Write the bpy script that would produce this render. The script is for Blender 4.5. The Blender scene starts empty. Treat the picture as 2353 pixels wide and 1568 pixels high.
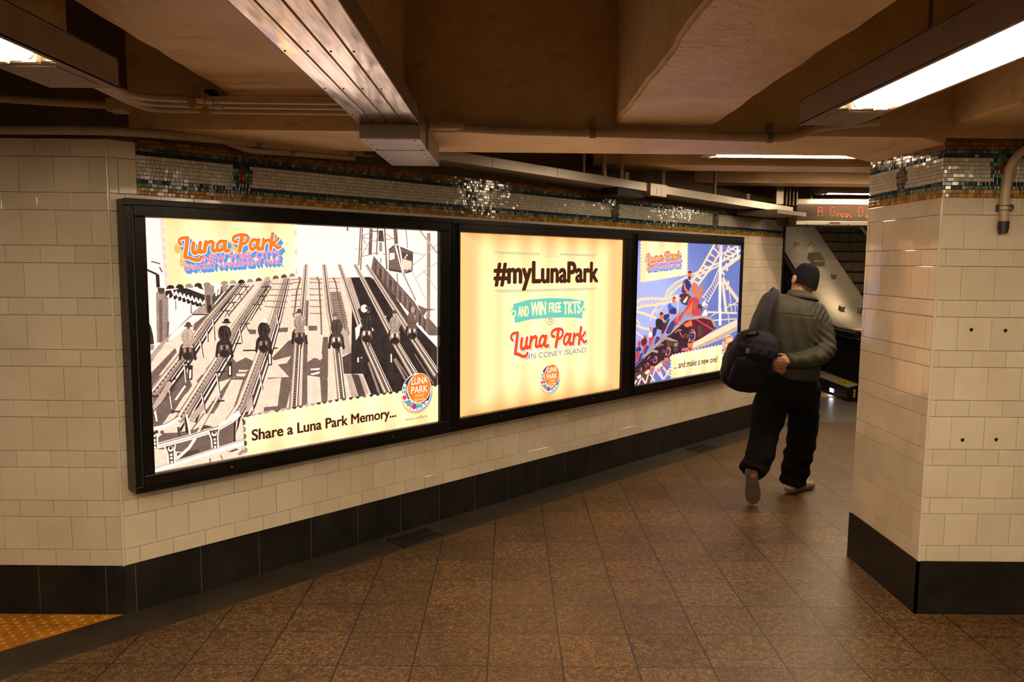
import bpy, bmesh, math, random
from math import sin, cos, pi, radians
from mathutils import Vector, Matrix, Euler
S = bpy.context.scene
COL = S.collection
random.seed(7)

# ------------------------------------------------------------------ camera, world, exposure
CAM_H = 1.619
def setup_camera():
    f, pitch, yaw, roll = 1760.62, .10107, .00443, .00945      # focal length in px of the 2353-wide frame
    fw = Vector((sin(yaw)*cos(pitch), cos(yaw)*cos(pitch), -sin(pitch)))
    r0 = Vector((cos(yaw), -sin(yaw), 0)); u0 = r0.cross(fw)
    rt = r0*cos(roll) + u0*sin(roll); up = u0*cos(roll) - r0*sin(roll)
    cd = bpy.data.cameras.new('camera'); cd.sensor_fit = 'HORIZONTAL'; cd.sensor_width = 36
    cd.lens = 36*f/2353; cd.clip_start = .05; cd.clip_end = 100
    c = bpy.data.objects.new('camera', cd); COL.objects.link(c)
    m = Matrix((rt, up, -fw)).transposed().to_4x4(); m.translation = (0, 0, CAM_H)
    c.matrix_world = m
    S.camera = c
setup_camera()
w = bpy.data.worlds.new('dim_station_air'); S.world = w; w.use_nodes = True
w.node_tree.nodes['Background'].inputs[0].default_value = (1, .68, .38, 1)
w.node_tree.nodes['Background'].inputs[1].default_value = .04
S.view_settings.view_transform = 'Standard'; S.view_settings.look = 'None'
S.view_settings.gamma = 1; S.view_settings.use_curve_mapping = False
S.view_settings.exposure = 0.0
S.cycles.max_bounces = 7; S.cycles.diffuse_bounces = 4; S.cycles.glossy_bounces = 3
S.cycles.transmission_bounces = 2; S.cycles.sample_clamp_indirect = 6
LAMP = (1.0, .76, .50)          # warm white fluorescent light
TUBE = 62.0                      # tube radiance
POSTER = 1.18                     # radiance of the backlit prints

# ------------------------------------------------------------------ helpers
def lin(*c):
    return tuple(((v/255+.055)/1.055)**2.4 if v > 10.3 else v/255/12.92 for v in c)
class NT:
    """small node-tree writer"""
    def __init__(s, name):
        s.m = bpy.data.materials.new(name); s.m.use_nodes = True
        s.t = s.m.node_tree; s.b = s.t.nodes['Principled BSDF']
    def n(s, typ, **kw):
        nd = s.t.nodes.new(typ)
        for k, v in kw.items(): setattr(nd, k, v)
        return nd
    def set(s, sock, v):
        if hasattr(v, 'is_output') or isinstance(v, bpy.types.NodeSocket): s.t.links.new(v, sock)
        elif isinstance(v, (tuple, list)): sock.default_value = (*v, 1)[:len(sock.default_value)] if len(v) < 4 else v
        else: sock.default_value = v
    def math(s, op, a, b=0.0, c=0.0):
        nd = s.n('ShaderNodeMath', operation=op)
        for i, v in enumerate((a, b, c)): s.set(nd.inputs[i], v)
        return nd.outputs[0]
    def mix(s, f, a, b):
        nd = s.n('ShaderNodeMix', data_type='RGBA'); s.set(nd.inputs[0], f); s.set(nd.inputs[6], a); s.set(nd.inputs[7], b)
        return nd.outputs[2]
    def coord(s, out='Object'):
        return s.n('ShaderNodeTexCoord').outputs[out]
    def mapped(s, scale, rot=(0, 0, 0)):
        nd = s.n('ShaderNodeMapping'); s.set(nd.inputs[0], s.coord()); nd.inputs['Scale'].default_value = scale; nd.inputs['Rotation'].default_value = rot
        return nd.outputs[0]
    def noise(s, scale, detail=3, rough=.6, vec=None):
        nd = s.n('ShaderNodeTexNoise'); s.set(nd.inputs['Vector'], vec if vec is not None else s.coord())
        nd.inputs['Scale'].default_value = scale; nd.inputs['Detail'].default_value = detail; nd.inputs['Roughness'].default_value = rough
        return nd.outputs['Fac']
    def ramp(s, f, *stops):
        nd = s.n('ShaderNodeValToRGB'); s.set(nd.inputs[0], f); cr = nd.color_ramp
        while len(cr.elements) < len(stops): cr.elements.new(.5)
        for e, (p, c) in zip(cr.elements, stops): e.position = p; e.color = (*c, 1) if len(c) == 3 else c
        return nd.outputs[0]
    def bump(s, h, strength=.3, dist=.01):
        nd = s.n('ShaderNodeBump'); s.set(nd.inputs['Height'], h); nd.inputs['Strength'].default_value = strength; nd.inputs['Distance'].default_value = dist
        s.set(s.b.inputs['Normal'], nd.outputs[0])
    def p(s, col=None, rough=None, metal=None, spec=None):
        if col is not None: s.set(s.b.inputs['Base Color'], col)
        if rough is not None: s.set(s.b.inputs['Roughness'], rough)
        if metal is not None: s.set(s.b.inputs['Metallic'], metal)
        if spec is not None: s.set(s.b.inputs['Specular IOR Level'], spec)
        return s
def simple(name, col, rough=.5, metal=0., spec=.5, vary=.12, vscale=14, bump=0., bscale=60):
    t = NT(name); n = t.noise(vscale, 4)
    c0 = tuple(c*(1-vary) for c in col); c1 = tuple(min(1, c*(1+vary)) for c in col)
    t.p(t.ramp(n, (.3, c0), (.7, c1)), rough, metal, spec)
    if bump: t.bump(t.noise(bscale, 4), bump, .004)
    return t.m
def emit(name, col, strength, sample=True):
    t = NT(name); e = t.n('ShaderNodeEmission'); e.inputs[0].default_value = (*col, 1); e.inputs[1].default_value = strength
    t.t.links.new(e.outputs[0], t.t.nodes['Material Output'].inputs[0])
    if not sample: t.m.cycles.emission_sampling = 'NONE'
    return t.m

class MB:
    """collects verts/faces with material slots, builds ONE mesh object"""
    def __init__(s): s.v = []; s.f = []; s.mi = []; s.sm = []
    def add(s, vs, fs, mi=0, smooth=False):
        o = len(s.v); s.v.extend(tuple(v) for v in vs)
        for f in fs: s.f.append(tuple(i+o for i in f)); s.mi.append(mi); s.sm.append(smooth)
    def box(s, lo, hi, mi=0, M=None):
        x0, y0, z0 = lo; x1, y1, z1 = hi
        vs = [(x0,y0,z0),(x1,y0,z0),(x1,y1,z0),(x0,y1,z0),(x0,y0,z1),(x1,y0,z1),(x1,y1,z1),(x0,y1,z1)]
        if M: vs = [M @ Vector(v) for v in vs]
        s.add(vs, [(0,3,2,1),(4,5,6,7),(0,1,5,4),(1,2,6,5),(2,3,7,6),(3,0,4,7)], mi)
    def bbox(s, lo, hi, b=.004, mi=0, M=None):
        """box with chamfered edges"""
        bm = bmesh.new(); bmesh.ops.create_cube(bm, size=1)
        for v in bm.verts: v.co = Vector([lo[i]+(hi[i]-lo[i])*(v.co[i]+.5) for i in range(3)])
        bmesh.ops.bevel(bm, geom=bm.edges[:], offset=b, segments=2, affect='EDGES', profile=.5)
        s.bm(bm, mi, M); bm.free()
    def bm(s, bm, mi=0, M=None, smooth=False):
        bm.verts.index_update()
        s.add([(M @ v.co) if M else v.co for v in bm.verts], [[v.index for v in f.verts] for f in bm.faces], mi, smooth)
    def tube(s, pts, r, n=10, mi=0, cap=True, smooth=True, r2=None):
        pts = [Vector(p) for p in pts]; N = len(pts)
        rs = r if isinstance(r, (list, tuple)) else [r]*N
        rings = []; prev = None
        for i, p in enumerate(pts):
            d = (pts[min(i+1, N-1)] - pts[max(i-1, 0)]).normalized()
            if prev is None:
                a = Vector((0, 0, 1)) if abs(d.z) < .9 else Vector((1, 0, 0)); x = d.cross(a).normalized()
            else: x = (prev - d*prev.dot(d)).normalized()
            prev = x; y = d.cross(x)
            rings.append([p + x*cos(2*pi*k/n)*rs[i] + y*sin(2*pi*k/n)*rs[i]*(r2 or 1) for k in range(n)])
        vs = [v for rg in rings for v in rg]
        fs = [(i*n+k, i*n+(k+1) % n, (i+1)*n+(k+1) % n, (i+1)*n+k) for i in range(N-1) for k in range(n)]
        s.add(vs, fs, mi, smooth)
        if cap: s.add(rings[0], [tuple(range(n-1, -1, -1))], mi); s.add(rings[-1], [tuple(range(n))], mi)
    def loft(s, rings, mi=0, smooth=True, cap=True):
        n = len(rings[0]); vs = [v for r in rings for v in r]
        s.add(vs, [(i*n+k, i*n+(k+1) % n, (i+1)*n+(k+1) % n, (i+1)*n+k) for i in range(len(rings)-1) for k in range(n)], mi, smooth)
        if cap: s.add(rings[0], [tuple(range(n-1, -1, -1))], mi, smooth); s.add(rings[-1], [tuple(range(n))], mi, smooth)
    def ball(s, c, r, mi=0, seg=16, rings=10, M=None):
        bm = bmesh.new(); bmesh.ops.create_uvsphere(bm, u_segments=seg, v_segments=rings, radius=1)
        r = r if isinstance(r, (tuple, list)) else (r, r, r)
        for v in bm.verts:
            q = Vector((v.co.x*r[0], v.co.y*r[1], v.co.z*r[2]))
            v.co = (M @ q if M else q) + Vector(c)
        s.bm(bm, mi, None, True); bm.free()
    def cyl(s, c0, c1, r, n=16, mi=0, smooth=True): s.tube([c0, c1], r, n, mi, True, smooth)
    def build(s, name, mats, parent=None, kind=None):
        me = bpy.data.meshes.new(name); me.from_pydata([tuple(v) for v in s.v], [], s.f)
        for m in (mats if isinstance(mats, (list, tuple)) else [mats]): me.materials.append(m)
        me.polygons.foreach_set('material_index', s.mi); me.polygons.foreach_set('use_smooth', s.sm)
        me.update()
        o = bpy.data.objects.new(name, me); COL.objects.link(o)
        if parent: 
            o.parent = parent; o.matrix_parent_inverse = parent.matrix_world.inverted() if parent.get('placed') else Matrix()
        if kind: o['kind'] = kind
        return o
def thing(name, label, cat, loc=(0, 0, 0), group=None):
    o = bpy.data.objects.new(name, None); COL.objects.link(o); o.location = loc; o.empty_display_size = .1
    return tag(o, label, cat, group)
def tag(o, label, cat, group=None, kind=None):
    o['label'] = label; o['category'] = cat
    if group: o['group'] = group
    if kind: o['kind'] = kind
    return o
class Part(MB):
    """MB whose points are given in world space and stored relative to a parent at `base`"""
    def build(s, name, mats, parent=None, kind=None, label=None):
        if parent is not None and parent.parent is None:
            b = parent.location; s.v = [(x-b.x, y-b.y, z-b.z) for x, y, z in s.v]
        elif parent is not None:
            b = parent.parent.location; s.v = [(x-b.x, y-b.y, z-b.z) for x, y, z in s.v]
        o = MB.build(s, name, mats, None, kind)
        if parent is not None: o.parent = parent
        if label: o['label'] = label
        return o
def smooth_curve(pts, k=6):
    """Catmull-Rom through the points"""
    P = [Vector(p) for p in pts]; P = [P[0]*2-P[1]] + P + [P[-1]*2-P[-2]]; out = []
    for i in range(1, len(P)-2):
        for j in range(k):
            t = j/k; a, b, c, d = P[i-1:i+3]
            out.append(.5*((2*b)+(c-a)*t+(2*a-5*b+4*c-d)*t*t+(3*b-a-3*c+d)*t**3))
    out.append(P[-2]); return out

# ------------------------------------------------------------------ the plan (metres; camera stands at x=0, y=0)
I = .0254
XA, YA, HB = -1.743, 3.377, .2306          # corner of the left wall and the billboard wall, height of its black base
TH = .78914                                # billboard wall runs at 45 degrees
U = Vector((cos(TH), sin(TH), 0)); NB = Vector((sin(TH), -cos(TH), 0)); A0 = Vector((XA, YA, 0))
def WB(s, z, d=0.): return A0 + U*s + NB*d + Vector((0, 0, z))
MB_ = Matrix((U, -NB, Vector((0, 0, 1)))).transposed().to_4x4(); MB_.translation = A0   # local (s, into wall, z)
SEND = 6.48
PX, PY, PHB, PL = 1.926, 3.452, .2528, .70     # tiled pillar: near left corner, base height, depth
SLAB = 2.95
CB0, CB1, CBZ = 3.45, 4.02, 2.19               # cross beam

# ------------------------------------------------------------------ materials
def tile_mat(name, col):
    t = NT(name); g = t.n('ShaderNodeNewGeometry')
    r = g.outputs['Random Per Island']
    dirt = t.noise(3.5, 5)
    c = t.mix(t.math('MULTIPLY', r, .55), col, tuple(v*.80 for v in col))
    c = t.mix(t.ramp(dirt, (.45, (0, 0, 0)), (.75, (.35, .35, .35))), c, tuple(v*m for v, m in zip(col, (.62, .52, .40))))
    t.p(c, t.ramp(t.noise(9, 3), (.3, (.045,)*3), (.7, (.13,)*3)), 0, .5)
    t.bump(t.noise(14, 2), .05, .004)
    return t.m
M_TILE = tile_mat('glazed_cream_tile', (.70, .62, .49))
M_GROUT = simple('dark_grout', (.045, .032, .02), .9)
def black_base():
    t = NT('black_base_tile'); n = t.noise(6, 5)
    t.p(t.ramp(n, (.3, (.009, .009, .008)), (.75, (.022, .02, .017))), t.ramp(n, (.3, (.16,)*3), (.8, (.32,)*3)), 0, .18)
    return t.m
M_BASE = black_base()
M_BASEGROUT = simple('base_joint_cement', (.11, .095, .075), .85)
def paint(name, col, rough=.36, bump=.9, bs=30):
    t = NT(name); n = t.noise(2.2, 6, .65); n2 = t.noise(11, 5, .7, t.mapped((.35, 1, 1)))
    c = t.mix(t.ramp(n, (.40, (0,)*3), (.68, (.75,)*3)), col, tuple(a*b for a, b in zip(col, (.66, .55, .42))))
    c = t.mix(t.ramp(n2, (.58, (0,)*3), (.70, (.6,)*3)), c, tuple(v*.42 for v in col))
    t.p(c, rough, 0, .4); h = t.math('ADD', t.noise(bs, 4, .6), t.math('MULTIPLY', t.noise(170, 2), .3)); t.bump(h, bump, .006)
    return t.m
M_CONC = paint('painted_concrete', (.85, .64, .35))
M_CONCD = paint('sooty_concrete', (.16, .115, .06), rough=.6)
M_PIPE = simple('painted_pipe', (.50, .41, .27), .38, bump=.15)
def mosaic(name, cols):
    t = NT(name); r = t.n('ShaderNodeNewGeometry').outputs['Random Per Island']
    nd = t.n('ShaderNodeValToRGB'); t.set(nd.inputs[0], r); nd.color_ramp.interpolation = 'CONSTANT'
    cr = nd.color_ramp
    while len(cr.elements) < len(cols): cr.elements.new(.5)
    for i, (e, c) in enumerate(zip(cr.elements, cols)): e.position = i/len(cols); e.color = (*c, 1)
    t.p(nd.outputs[0], .12, 0, .5); return t.m
MOS = [mosaic('mosaic_grey_white', [(.54, .52, .43), (.47, .45, .37), (.60, .57, .47), (.50, .49, .39)]),
       mosaic('mosaic_gold', [(.42, .22, .035), (.30, .15, .025), (.52, .31, .07), (.36, .20, .03), (.25, .11, .02)]),
       mosaic('mosaic_rust', [(.26, .11, .03), (.20, .08, .025), (.31, .15, .04), (.15, .065, .02)]),
       mosaic('mosaic_green', [(.05, .12, .08), (.025, .07, .05), (.11, .19, .12), (.15, .24, .16), (.03, .06, .05)]),
       mosaic('mosaic_navy', [(.012, .02, .045), (.02, .03, .06), (.015, .022, .04)]),
       mosaic('mosaic_red', [(.28, .025, .02), (.2, .02, .02), (.34, .05, .04)]), M_GROUT]
def steel(name, col=(.55, .51, .45), rough=.28, streak=(1, 12, 12), metal=1.0):
    t = NT(name); n = t.noise(2.2, 4, .6, t.mapped(streak)); n2 = t.noise(4, 5)
    t.p(t.mix(t.ramp(n2, (.35, (0,)*3), (.7, (.5,)*3)), col, tuple(v*.8 for v in col)), t.ramp(n, (.25, (rough*.85,)*3), (.75, (rough*1.2,)*3)), metal)
    return t.m
M_STEEL = steel('brushed_steel', (.44, .40, .34), .36, metal=.85); M_STEELD = steel('dull_steel', (.30, .27, .23), .42)
def wireway_mat():
    t = NT('polished_wireway'); n = t.noise(2.6, 4, .6, t.mapped((9, 1.3, 9))); n2 = t.noise(1.5, 5)
    t.p(t.mix(t.ramp(n, (.4, (0,)*3), (.66, (.8,)*3)), (.66, .60, .52), (.30, .26, .22)), t.ramp(n2, (.35, (.07,)*3), (.7, (.2,)*3)), 1.0)
    t.bump(t.noise(1.1, 3, .5, t.mapped((7, 1, 7))), .12, .03); return t.m
M_DUCT = wireway_mat()
M_BLACKMETAL = simple('black_frame_metal', (.007, .006, .005), .25, 0, .22)
M_BLACK = simple('matt_black', (.008, .007, .007), .6)
M_WHITEENAMEL = simple('white_enamel', (.72, .66, .56), .35)
M_LAMPBODY = simple('brown_lamp_housing', (.26, .19, .14), .45)
M_LAMP = emit('fluorescent_tube', LAMP, TUBE)
M_RUBBER = simple('black_rubber', (.012, .011, .011), .35)

# ------------------------------------------------------------------ tiled walls
def PA(s, z, d=0.): return Vector((XA + s, YA - d, z))                 # left wall, s<0 to the left
def PF(s, z, d=0.): return Vector((PX + s, PY - d, z))                 # pillar front
def PS(s, z, d=0.): return Vector((PX - d, PY + PL - s, z))            # pillar left side, s=0 far
def tile_rows(n):
    z, out = 0, []
    for i in range(n):
        h = 3 if i % 2 == 0 else 6
        out.append((z*I, (z+h)*I, h)); z += h
    return out
def tile_field(mb, P, z0, rows, s0, s1, joint, mi=0, gap=.0009, bev=.0016, t=.006, cut=None):
    for za, zb, h in rows:
        off = joint + (3*I if h == 6 else 0)
        k = math.floor((s0-off)/(6*I))
        while True:
            a = off + k*6*I; b = a + 6*I; k += 1
            if a >= s1: break
            a, b = max(a, s0), min(b, s1)
            if b-a < .006: continue
            if cut and cut(a, b, za): continue
            one_tile(mb, P, a+gap, b-gap, z0+za+gap, z0+zb-gap, t, bev, mi)
def one_tile(mb, P, a, b, z0, z1, t, bev, mi, tilt=.006):
    tx, tz = random.gauss(0, tilt), random.gauss(0, tilt)
    dd = lambda s, z: t + (s-(a+b)/2)*tx + (z-(z0+z1)/2)*tz
    o = [(a, z0), (b, z0), (b, z1), (a, z1)]
    i = [(a+bev, z0+bev), (b-bev, z0+bev), (b-bev, z1-bev), (a+bev, z1-bev)]
    vs = [P(s, z, 0) for s, z in o] + [P(s, z, dd(s, z)-bev*.7) for s, z in o] + [P(s, z, dd(s, z)) for s, z in i]
    fs = [(8, 9, 10, 11)]
    for k in range(4):
        n = (k+1) % 4; fs += [(4+k, 4+n, 8+n, 8+k), (k, n, 4+n, 4+k)]
    mb.add(vs, fs, mi)
def panel(mb, P, s0, s1, z0, z1, d, mi):
    mb.add([P(s0, z0, d), P(s1, z0, d), P(s1, z1, d), P(s0, z1, d)], [(0, 1, 2, 3)], mi)
def pbox(mb, P, s0, s1, z0, z1, d0, d1, mi):
    c = [P(s, z, d) for d in (d0, d1) for s, z in ((s0, z0), (s1, z0), (s1, z1), (s0, z1))]
    mb.add(c, [(4, 5, 6, 7), (3, 2, 1, 0), (0, 1, 5, 4), (1, 2, 6, 5), (2, 3, 7, 6), (3, 0, 4, 7)], mi)

WALLM = [M_TILE, M_GROUT, M_CONCD, M_BLACK]
m = MB()                                   # left wall: slab with tiles, sooty plaster above
tile_field(m, PA, HB, tile_rows(17), -3.0, -.001, 0.0)
pbox(m, PA, -3.0, 0, 0, HB+75*I, -.25, .0005, 1)
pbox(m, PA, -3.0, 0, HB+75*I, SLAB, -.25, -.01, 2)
m.tube([(XA-.001, YA-.0002, HB), (XA-.001, YA-.0002, HB+75*I)], .0068, 12, 0)
tag(m.build('wall_left', WALLM), 'cream tiled wall facing us beside the largest light box', 'wall', kind='structure')
m = MB()
rows = tile_rows(15)
tile_field(m, WB, HB, rows, .004, SEND, .069, cut=lambda a, b, z: False)
tile_field(m, WB, HB, [(66*I, 72*I, 6), (72*I, 75*I, 3)], .004, .119, .119)
pbox(m, WB, 0, SEND, 0, HB+75*I, -.25, .0005, 1)
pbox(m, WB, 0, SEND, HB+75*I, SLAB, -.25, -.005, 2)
tag(m.build('wall_center', WALLM), 'cream tiled wall carrying the three lit advertisement boxes', 'wall', kind='structure')
m = MB()
tile_field(m, PF, PHB, rows, .002, 2.2, .030)
tile_field(m, PS, PHB, rows, 0, PL-.002, PL-.137)
m.tube([(PX-.0005, PY-.0005, PHB), (PX-.0005, PY-.0005, PHB+66*I)], .0065, 12, 0)
pbox(m, PF, 0, 2.2, 0, PHB+75.6*I, -PL, .0005, 1); 
pbox(m, PS, .002, PL, 0, PHB+75.6*I, -.05, .0005, 1)
pbox(m, PF, .004, 2.2, PHB+75.5*I, 2.245, -PL+.01, -.004, 2)
for s, z in ((.166, 1.339), (.321, 1.337), (.161, .831), (.316, .834)):     # drilled holes left by an old sign
    m.add([PF(s+.009*cos(a)*(1+.2*sin(3*a)), z+.009*sin(a), .0067) for a in [2*pi*k/10 for k in range(10)]], [tuple(range(10))], 3)
tag(m.build('wall_right', WALLM), 'cream tiled square pillar with mosaic band, right of the walking man', 'pillar', kind='structure')

# mosaic friezes
PITCH = .01742
def frieze(mb, P, z0, s0, s1, centres):
    cols = {0: 1, 1: 1, 2: 3, 3: 4, 10: 4, 11: 3, 12: 2, 13: 2}
    for r in range(14):
        s = s0 + random.uniform(-.01, 0)
        while s < s1:
            near = min(((abs(s+PITCH/2-c), c) for c in centres), default=(9, 0))
            if near[0] < 6*PITCH and 2 <= r <= 11: wd = PITCH*.985
            else: wd = PITCH*random.choice((.9, 1, 1, 1.15, 1.5, 1.7))
            c = s + wd/2; dc = min((abs(c-k) for k in centres), default=9)/PITCH
            mi = cols.get(r, 0)
            if 2 <= r <= 11:
                if dc < 1.1: mi = 3
                elif dc < 2.1 and 3 <= r <= 10: mi = 4 if r in (3, 4, 9, 10) else 3
                elif dc < 3.0 and 4 <= r <= 9: mi = 3 if r in (5, 6, 7, 8) else 0
                if (dc < 1.1 and r in (6, 7)) or (dc < .6 and r in (5, 8)): mi = 5
            a, b = max(s, s0), min(s+wd, s1)
            if b-a > .004: one_tile(mb, P, a+.0008, b-.0008, z0+r*PITCH+.0008, z0+(r+1)*PITCH-.0008, .005, .0011, mi, .02)
            s += wd
m = MB(); frieze(m, WB, HB+66*I, .119, SEND, (.612, 2.118, 3.615, 5.113)); panel(m, WB, .119, SEND, HB+66*I, HB+75.6*I, .001, 6)
tag(m.build('trim_1', MOS), 'grey, navy and gold mosaic frieze along the wall above the light boxes', 'mosaic', kind='structure')
m = MB(); frieze(m, PF, PHB+66*I, -.003, 2.2, (.257, 1.757)); panel(m, PF, 0, 2.2, PHB+66*I, PHB+75.6*I, .001, 6)
frieze(m, PS, PHB+66*I, 0, PL+.004, (PL-.366,)); panel(m, PS, 0, PL, PHB+66*I, PHB+75.6*I, .001, 6)
tag(m.build('trim_2', MOS), 'mosaic frieze with red diamonds wrapped around the top of the pillar', 'mosaic', kind='structure')

# black bases
def base(name, P, h, s0, s1, joints, label, jw=.004):
    m = MB(); js = [s0] + sorted(j for j in joints if s0 < j < s1) + [s1]
    for a, b in zip(js, js[1:]):
        pbox(m, P, a+(jw/2 if a > s0 else 0), b-(jw/2 if b < s1 else 0), 0, h-.002, .0005, .009, 0)
    pbox(m, P, s0, s1, 0, h-.003, .0005, .0075, 1)
    return tag(m.build(name, [M_BASE, M_BASEGROUT]), label, 'baseboard', kind='structure')
base('baseboard_left', PA, HB, -3.0, .006, [-.081-.3048*k for k in range(10)], 'black tile base under the left wall, by the yellow paving')
base('baseboard_center', WB, HB, -.002, SEND, [.045+.3027*k for k in range(22)], 'long black tile base under the light boxes')
m = MB(); pbox(m, PF, -.012, 2.2, 0, PHB-.001, .0005, .012, 0); pbox(m, PS, -.01, PL+.012, 0, PHB-.001, .0005, .012, 0)
tag(m.build('baseboard_right', [M_BASE, M_BASEGROUT]), 'black base around the foot of the tiled pillar', 'baseboard', kind='structure')

# ------------------------------------------------------------------ floor
def floor_mat():
    t = NT('speckled_granite_tile'); sp = t.n('ShaderNodeSeparateXYZ'); t.set(sp.inputs[0], t.coord())
    gx = t.math('DIVIDE', t.math('ADD', sp.outputs[0], .0733), .30284); gy = t.math('DIVIDE', t.math('SUBTRACT', sp.outputs[1], 2.9426), .27973)
    fx, fy = t.math('FRACT', gx), t.math('FRACT', gy)
    ex = t.math('MULTIPLY', t.math('MINIMUM', fx, t.math('SUBTRACT', 1, fx)), .30284)
    ey = t.math('MULTIPLY', t.math('MINIMUM', fy, t.math('SUBTRACT', 1, fy)), .27973)
    line = t.math('MAXIMUM', t.math('LESS_THAN', ex, .0031), t.math('LESS_THAN', ey, .0021))
    cb = t.n('ShaderNodeCombineXYZ'); t.set(cb.inputs[0], t.math('FLOOR', gx)); t.set(cb.inputs[1], t.math('FLOOR', gy))
    wn = t.n('ShaderNodeTexWhiteNoise', noise_dimensions='2D'); t.set(wn.inputs['Vector'], cb.outputs[0])
    off = t.n('ShaderNodeVectorMath', operation='ADD'); t.set(off.inputs[0], t.coord()); sc = t.n('ShaderNodeVectorMath', operation='SCALE'); t.set(sc.inputs[0], wn.outputs['Color']); sc.inputs['Scale'].default_value = 9; t.set(off.inputs[1], sc.outputs[0])
    v = off.outputs[0]
    n1 = t.noise(105, 6, .78, v); n2 = t.noise(38, 4, .6, v); n3 = t.noise(1.6, 4, .6)
    f = t.math('ADD', t.math('MULTIPLY', n1, .76), t.math('MULTIPLY', n2, .24))
    c = t.ramp(f, (.36, lin(30, 20, 11)), (.46, lin(68, 48, 28)), (.53, lin(104, 78, 46)), (.62, lin(146, 118, 76)))
    hs = t.n('ShaderNodeHueSaturation'); t.set(hs.inputs['Color'], c); t.set(hs.inputs['Value'], t.math('ADD', .82, t.math('MULTIPLY', wn.outputs['Value'], .36)))
    c = t.mix(t.ramp(n3, (.45, (0,)*3), (.7, (.45,)*3)), hs.outputs[0], lin(46, 34, 25))
    t.p(t.mix(line, c, lin(20, 12, 8)), t.math('ADD', t.math('MULTIPLY', n1, .3), .28), 0, .5)
    h = t.math('SUBTRACT', t.math('MULTIPLY', n1, .35), line); t.bump(h, .35, .003)
    return t.m
M_FLOOR = floor_mat()
m = MB(); m.box((-4.8, -5, -.1), (7.5, 7.87, 0))
tag(m.build('floor', M_FLOOR), 'brown speckled granite tile floor with dark joints', 'floor', kind='structure')
m = MB(); m.box((1.6, 7.87, -.1), (7.5, 16, 0))
M_LAND = simple('scuffed_landing_plate', (.16, .145, .125), .32, .25, .5, .2, 3)
tag(m.build('floor_landing', M_LAND), 'grey metal landing plate in front of the escalator', 'floor', kind='structure')
M_KERB = simple('dark_border_tile', (.030, .022, .015), .55, vary=.35, vscale=5, bump=.2)
m = MB()
for k in range(-10, 22):
    s0 = k*.305+.12; s1 = min(s0+.3025, SEND)
    if s0 < SEND: m.box((s0, -.242, 0), (s1, .0 if s0 < 0 else -.009, .0025), 0, MB_)
m.box((-2.93, -.243, 0), (SEND, .0005, .0012), 1, MB_)
tag(m.build('floor_border', [M_KERB, M_GROUT]), 'dark border tiles running along the foot of the billboard wall', 'floor border', kind='structure')
# yellow tactile paving in the corner left of the light boxes
def yellow():
    t = NT('worn_yellow_paving'); n = t.noise(7, 5)
    t.p(t.ramp(n, (.3, lin(150, 92, 18)), (.7, lin(205, 140, 35))), .5); t.bump(t.noise(90, 3), .2, .002); return t.m
m = MB(); e = .0; x0 = -4.2
edge = lambda x: YA + (x-XA)*math.tan(TH) + .004        # the border's far edge
tri = [(XA-.008, YA-.010), (x0, YA-.010), (x0, edge(x0))]
m.add([(x, y, 0.003) for x, y in tri]+[(x, y, 0) for x, y in tri], [(0, 1, 2), (0, 3, 4, 1), (1, 4, 5, 2), (2, 5, 3, 0)], 0)
inside = lambda x, y, r: y < YA-.012-r and y > edge(x)+r*1.5 and x > x0
for k in range(9):
    xx = -1.853-.3048*k; m.box((xx-.002, max(edge(xx), YA-3), .0028), (xx+.002, YA-.011, .0035), 1)
for k in range(8):
    yy = 3.262-.3048*k; xe = XA+(yy-.004-YA)/math.tan(TH); 
    m.box((x0, yy-.0015, .0028), (xe, yy+.0015, .0035), 1)
for j in range(60):
    for i in range(60):
        x = -1.76-.0609*i-(.03 if j % 2 else 0); y = YA-.032-.0305*j
        if x < -2.9 or not inside(x, y, .013): continue
        ring = lambda r, z: [(x+r*cos(2*pi*q/10), y+r*sin(2*pi*q/10), z) for q in range(10)]
        m.loft([ring(.0125, .003), ring(.0095, .0072), ring(.005, .0085)], 0, True)
tag(m.build('floor_tactile', [yellow(), M_GROUT]), 'yellow tactile paving with raised dots below the left wall', 'tactile paving', kind='structure')
# drains
M_IRON = simple('cast_iron', (.016, .013, .011), .5)
def drain(s, d, label):
    t = thing('floor_drain', label, 'drain', WB(s, .0025, d), 'floor drains in the border tiles')
    p = MB(); L, W_ = .29, .165
    for a, b in (((-L/2, -W_/2), (L/2, -W_/2+.014)), ((-L/2, W_/2-.014), (L/2, W_/2)), ((-L/2, -W_/2), (-L/2+.014, W_/2)), ((L/2-.014, -W_/2), (L/2, W_/2))):
        p.box((*a, 0), (*b, .006))
    p.build('frame', M_IRON, t)
    p = MB(); p.box((-L/2+.01, -W_/2+.01, 0), (L/2-.01, W_/2-.01, .001), 1)
    for k in range(13): x = -L/2+.022+k*.0205; p.box((x-.005, -W_/2+.012, .0012), (x+.005, W_/2-.012, .0048), 0)
    p.box((-L/2+.012, -.006, .0012), (L/2-.012, .006, .005), 0)
    p.build('grate', [M_IRON, M_BLACK], t); t.rotation_euler = (0, 0, TH)
drain(1.56, .148, 'iron floor drain below the gap between the first two light boxes')
drain(4.77, .148, 'iron floor drain below the farthest light box, nearest the walking man')

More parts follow.
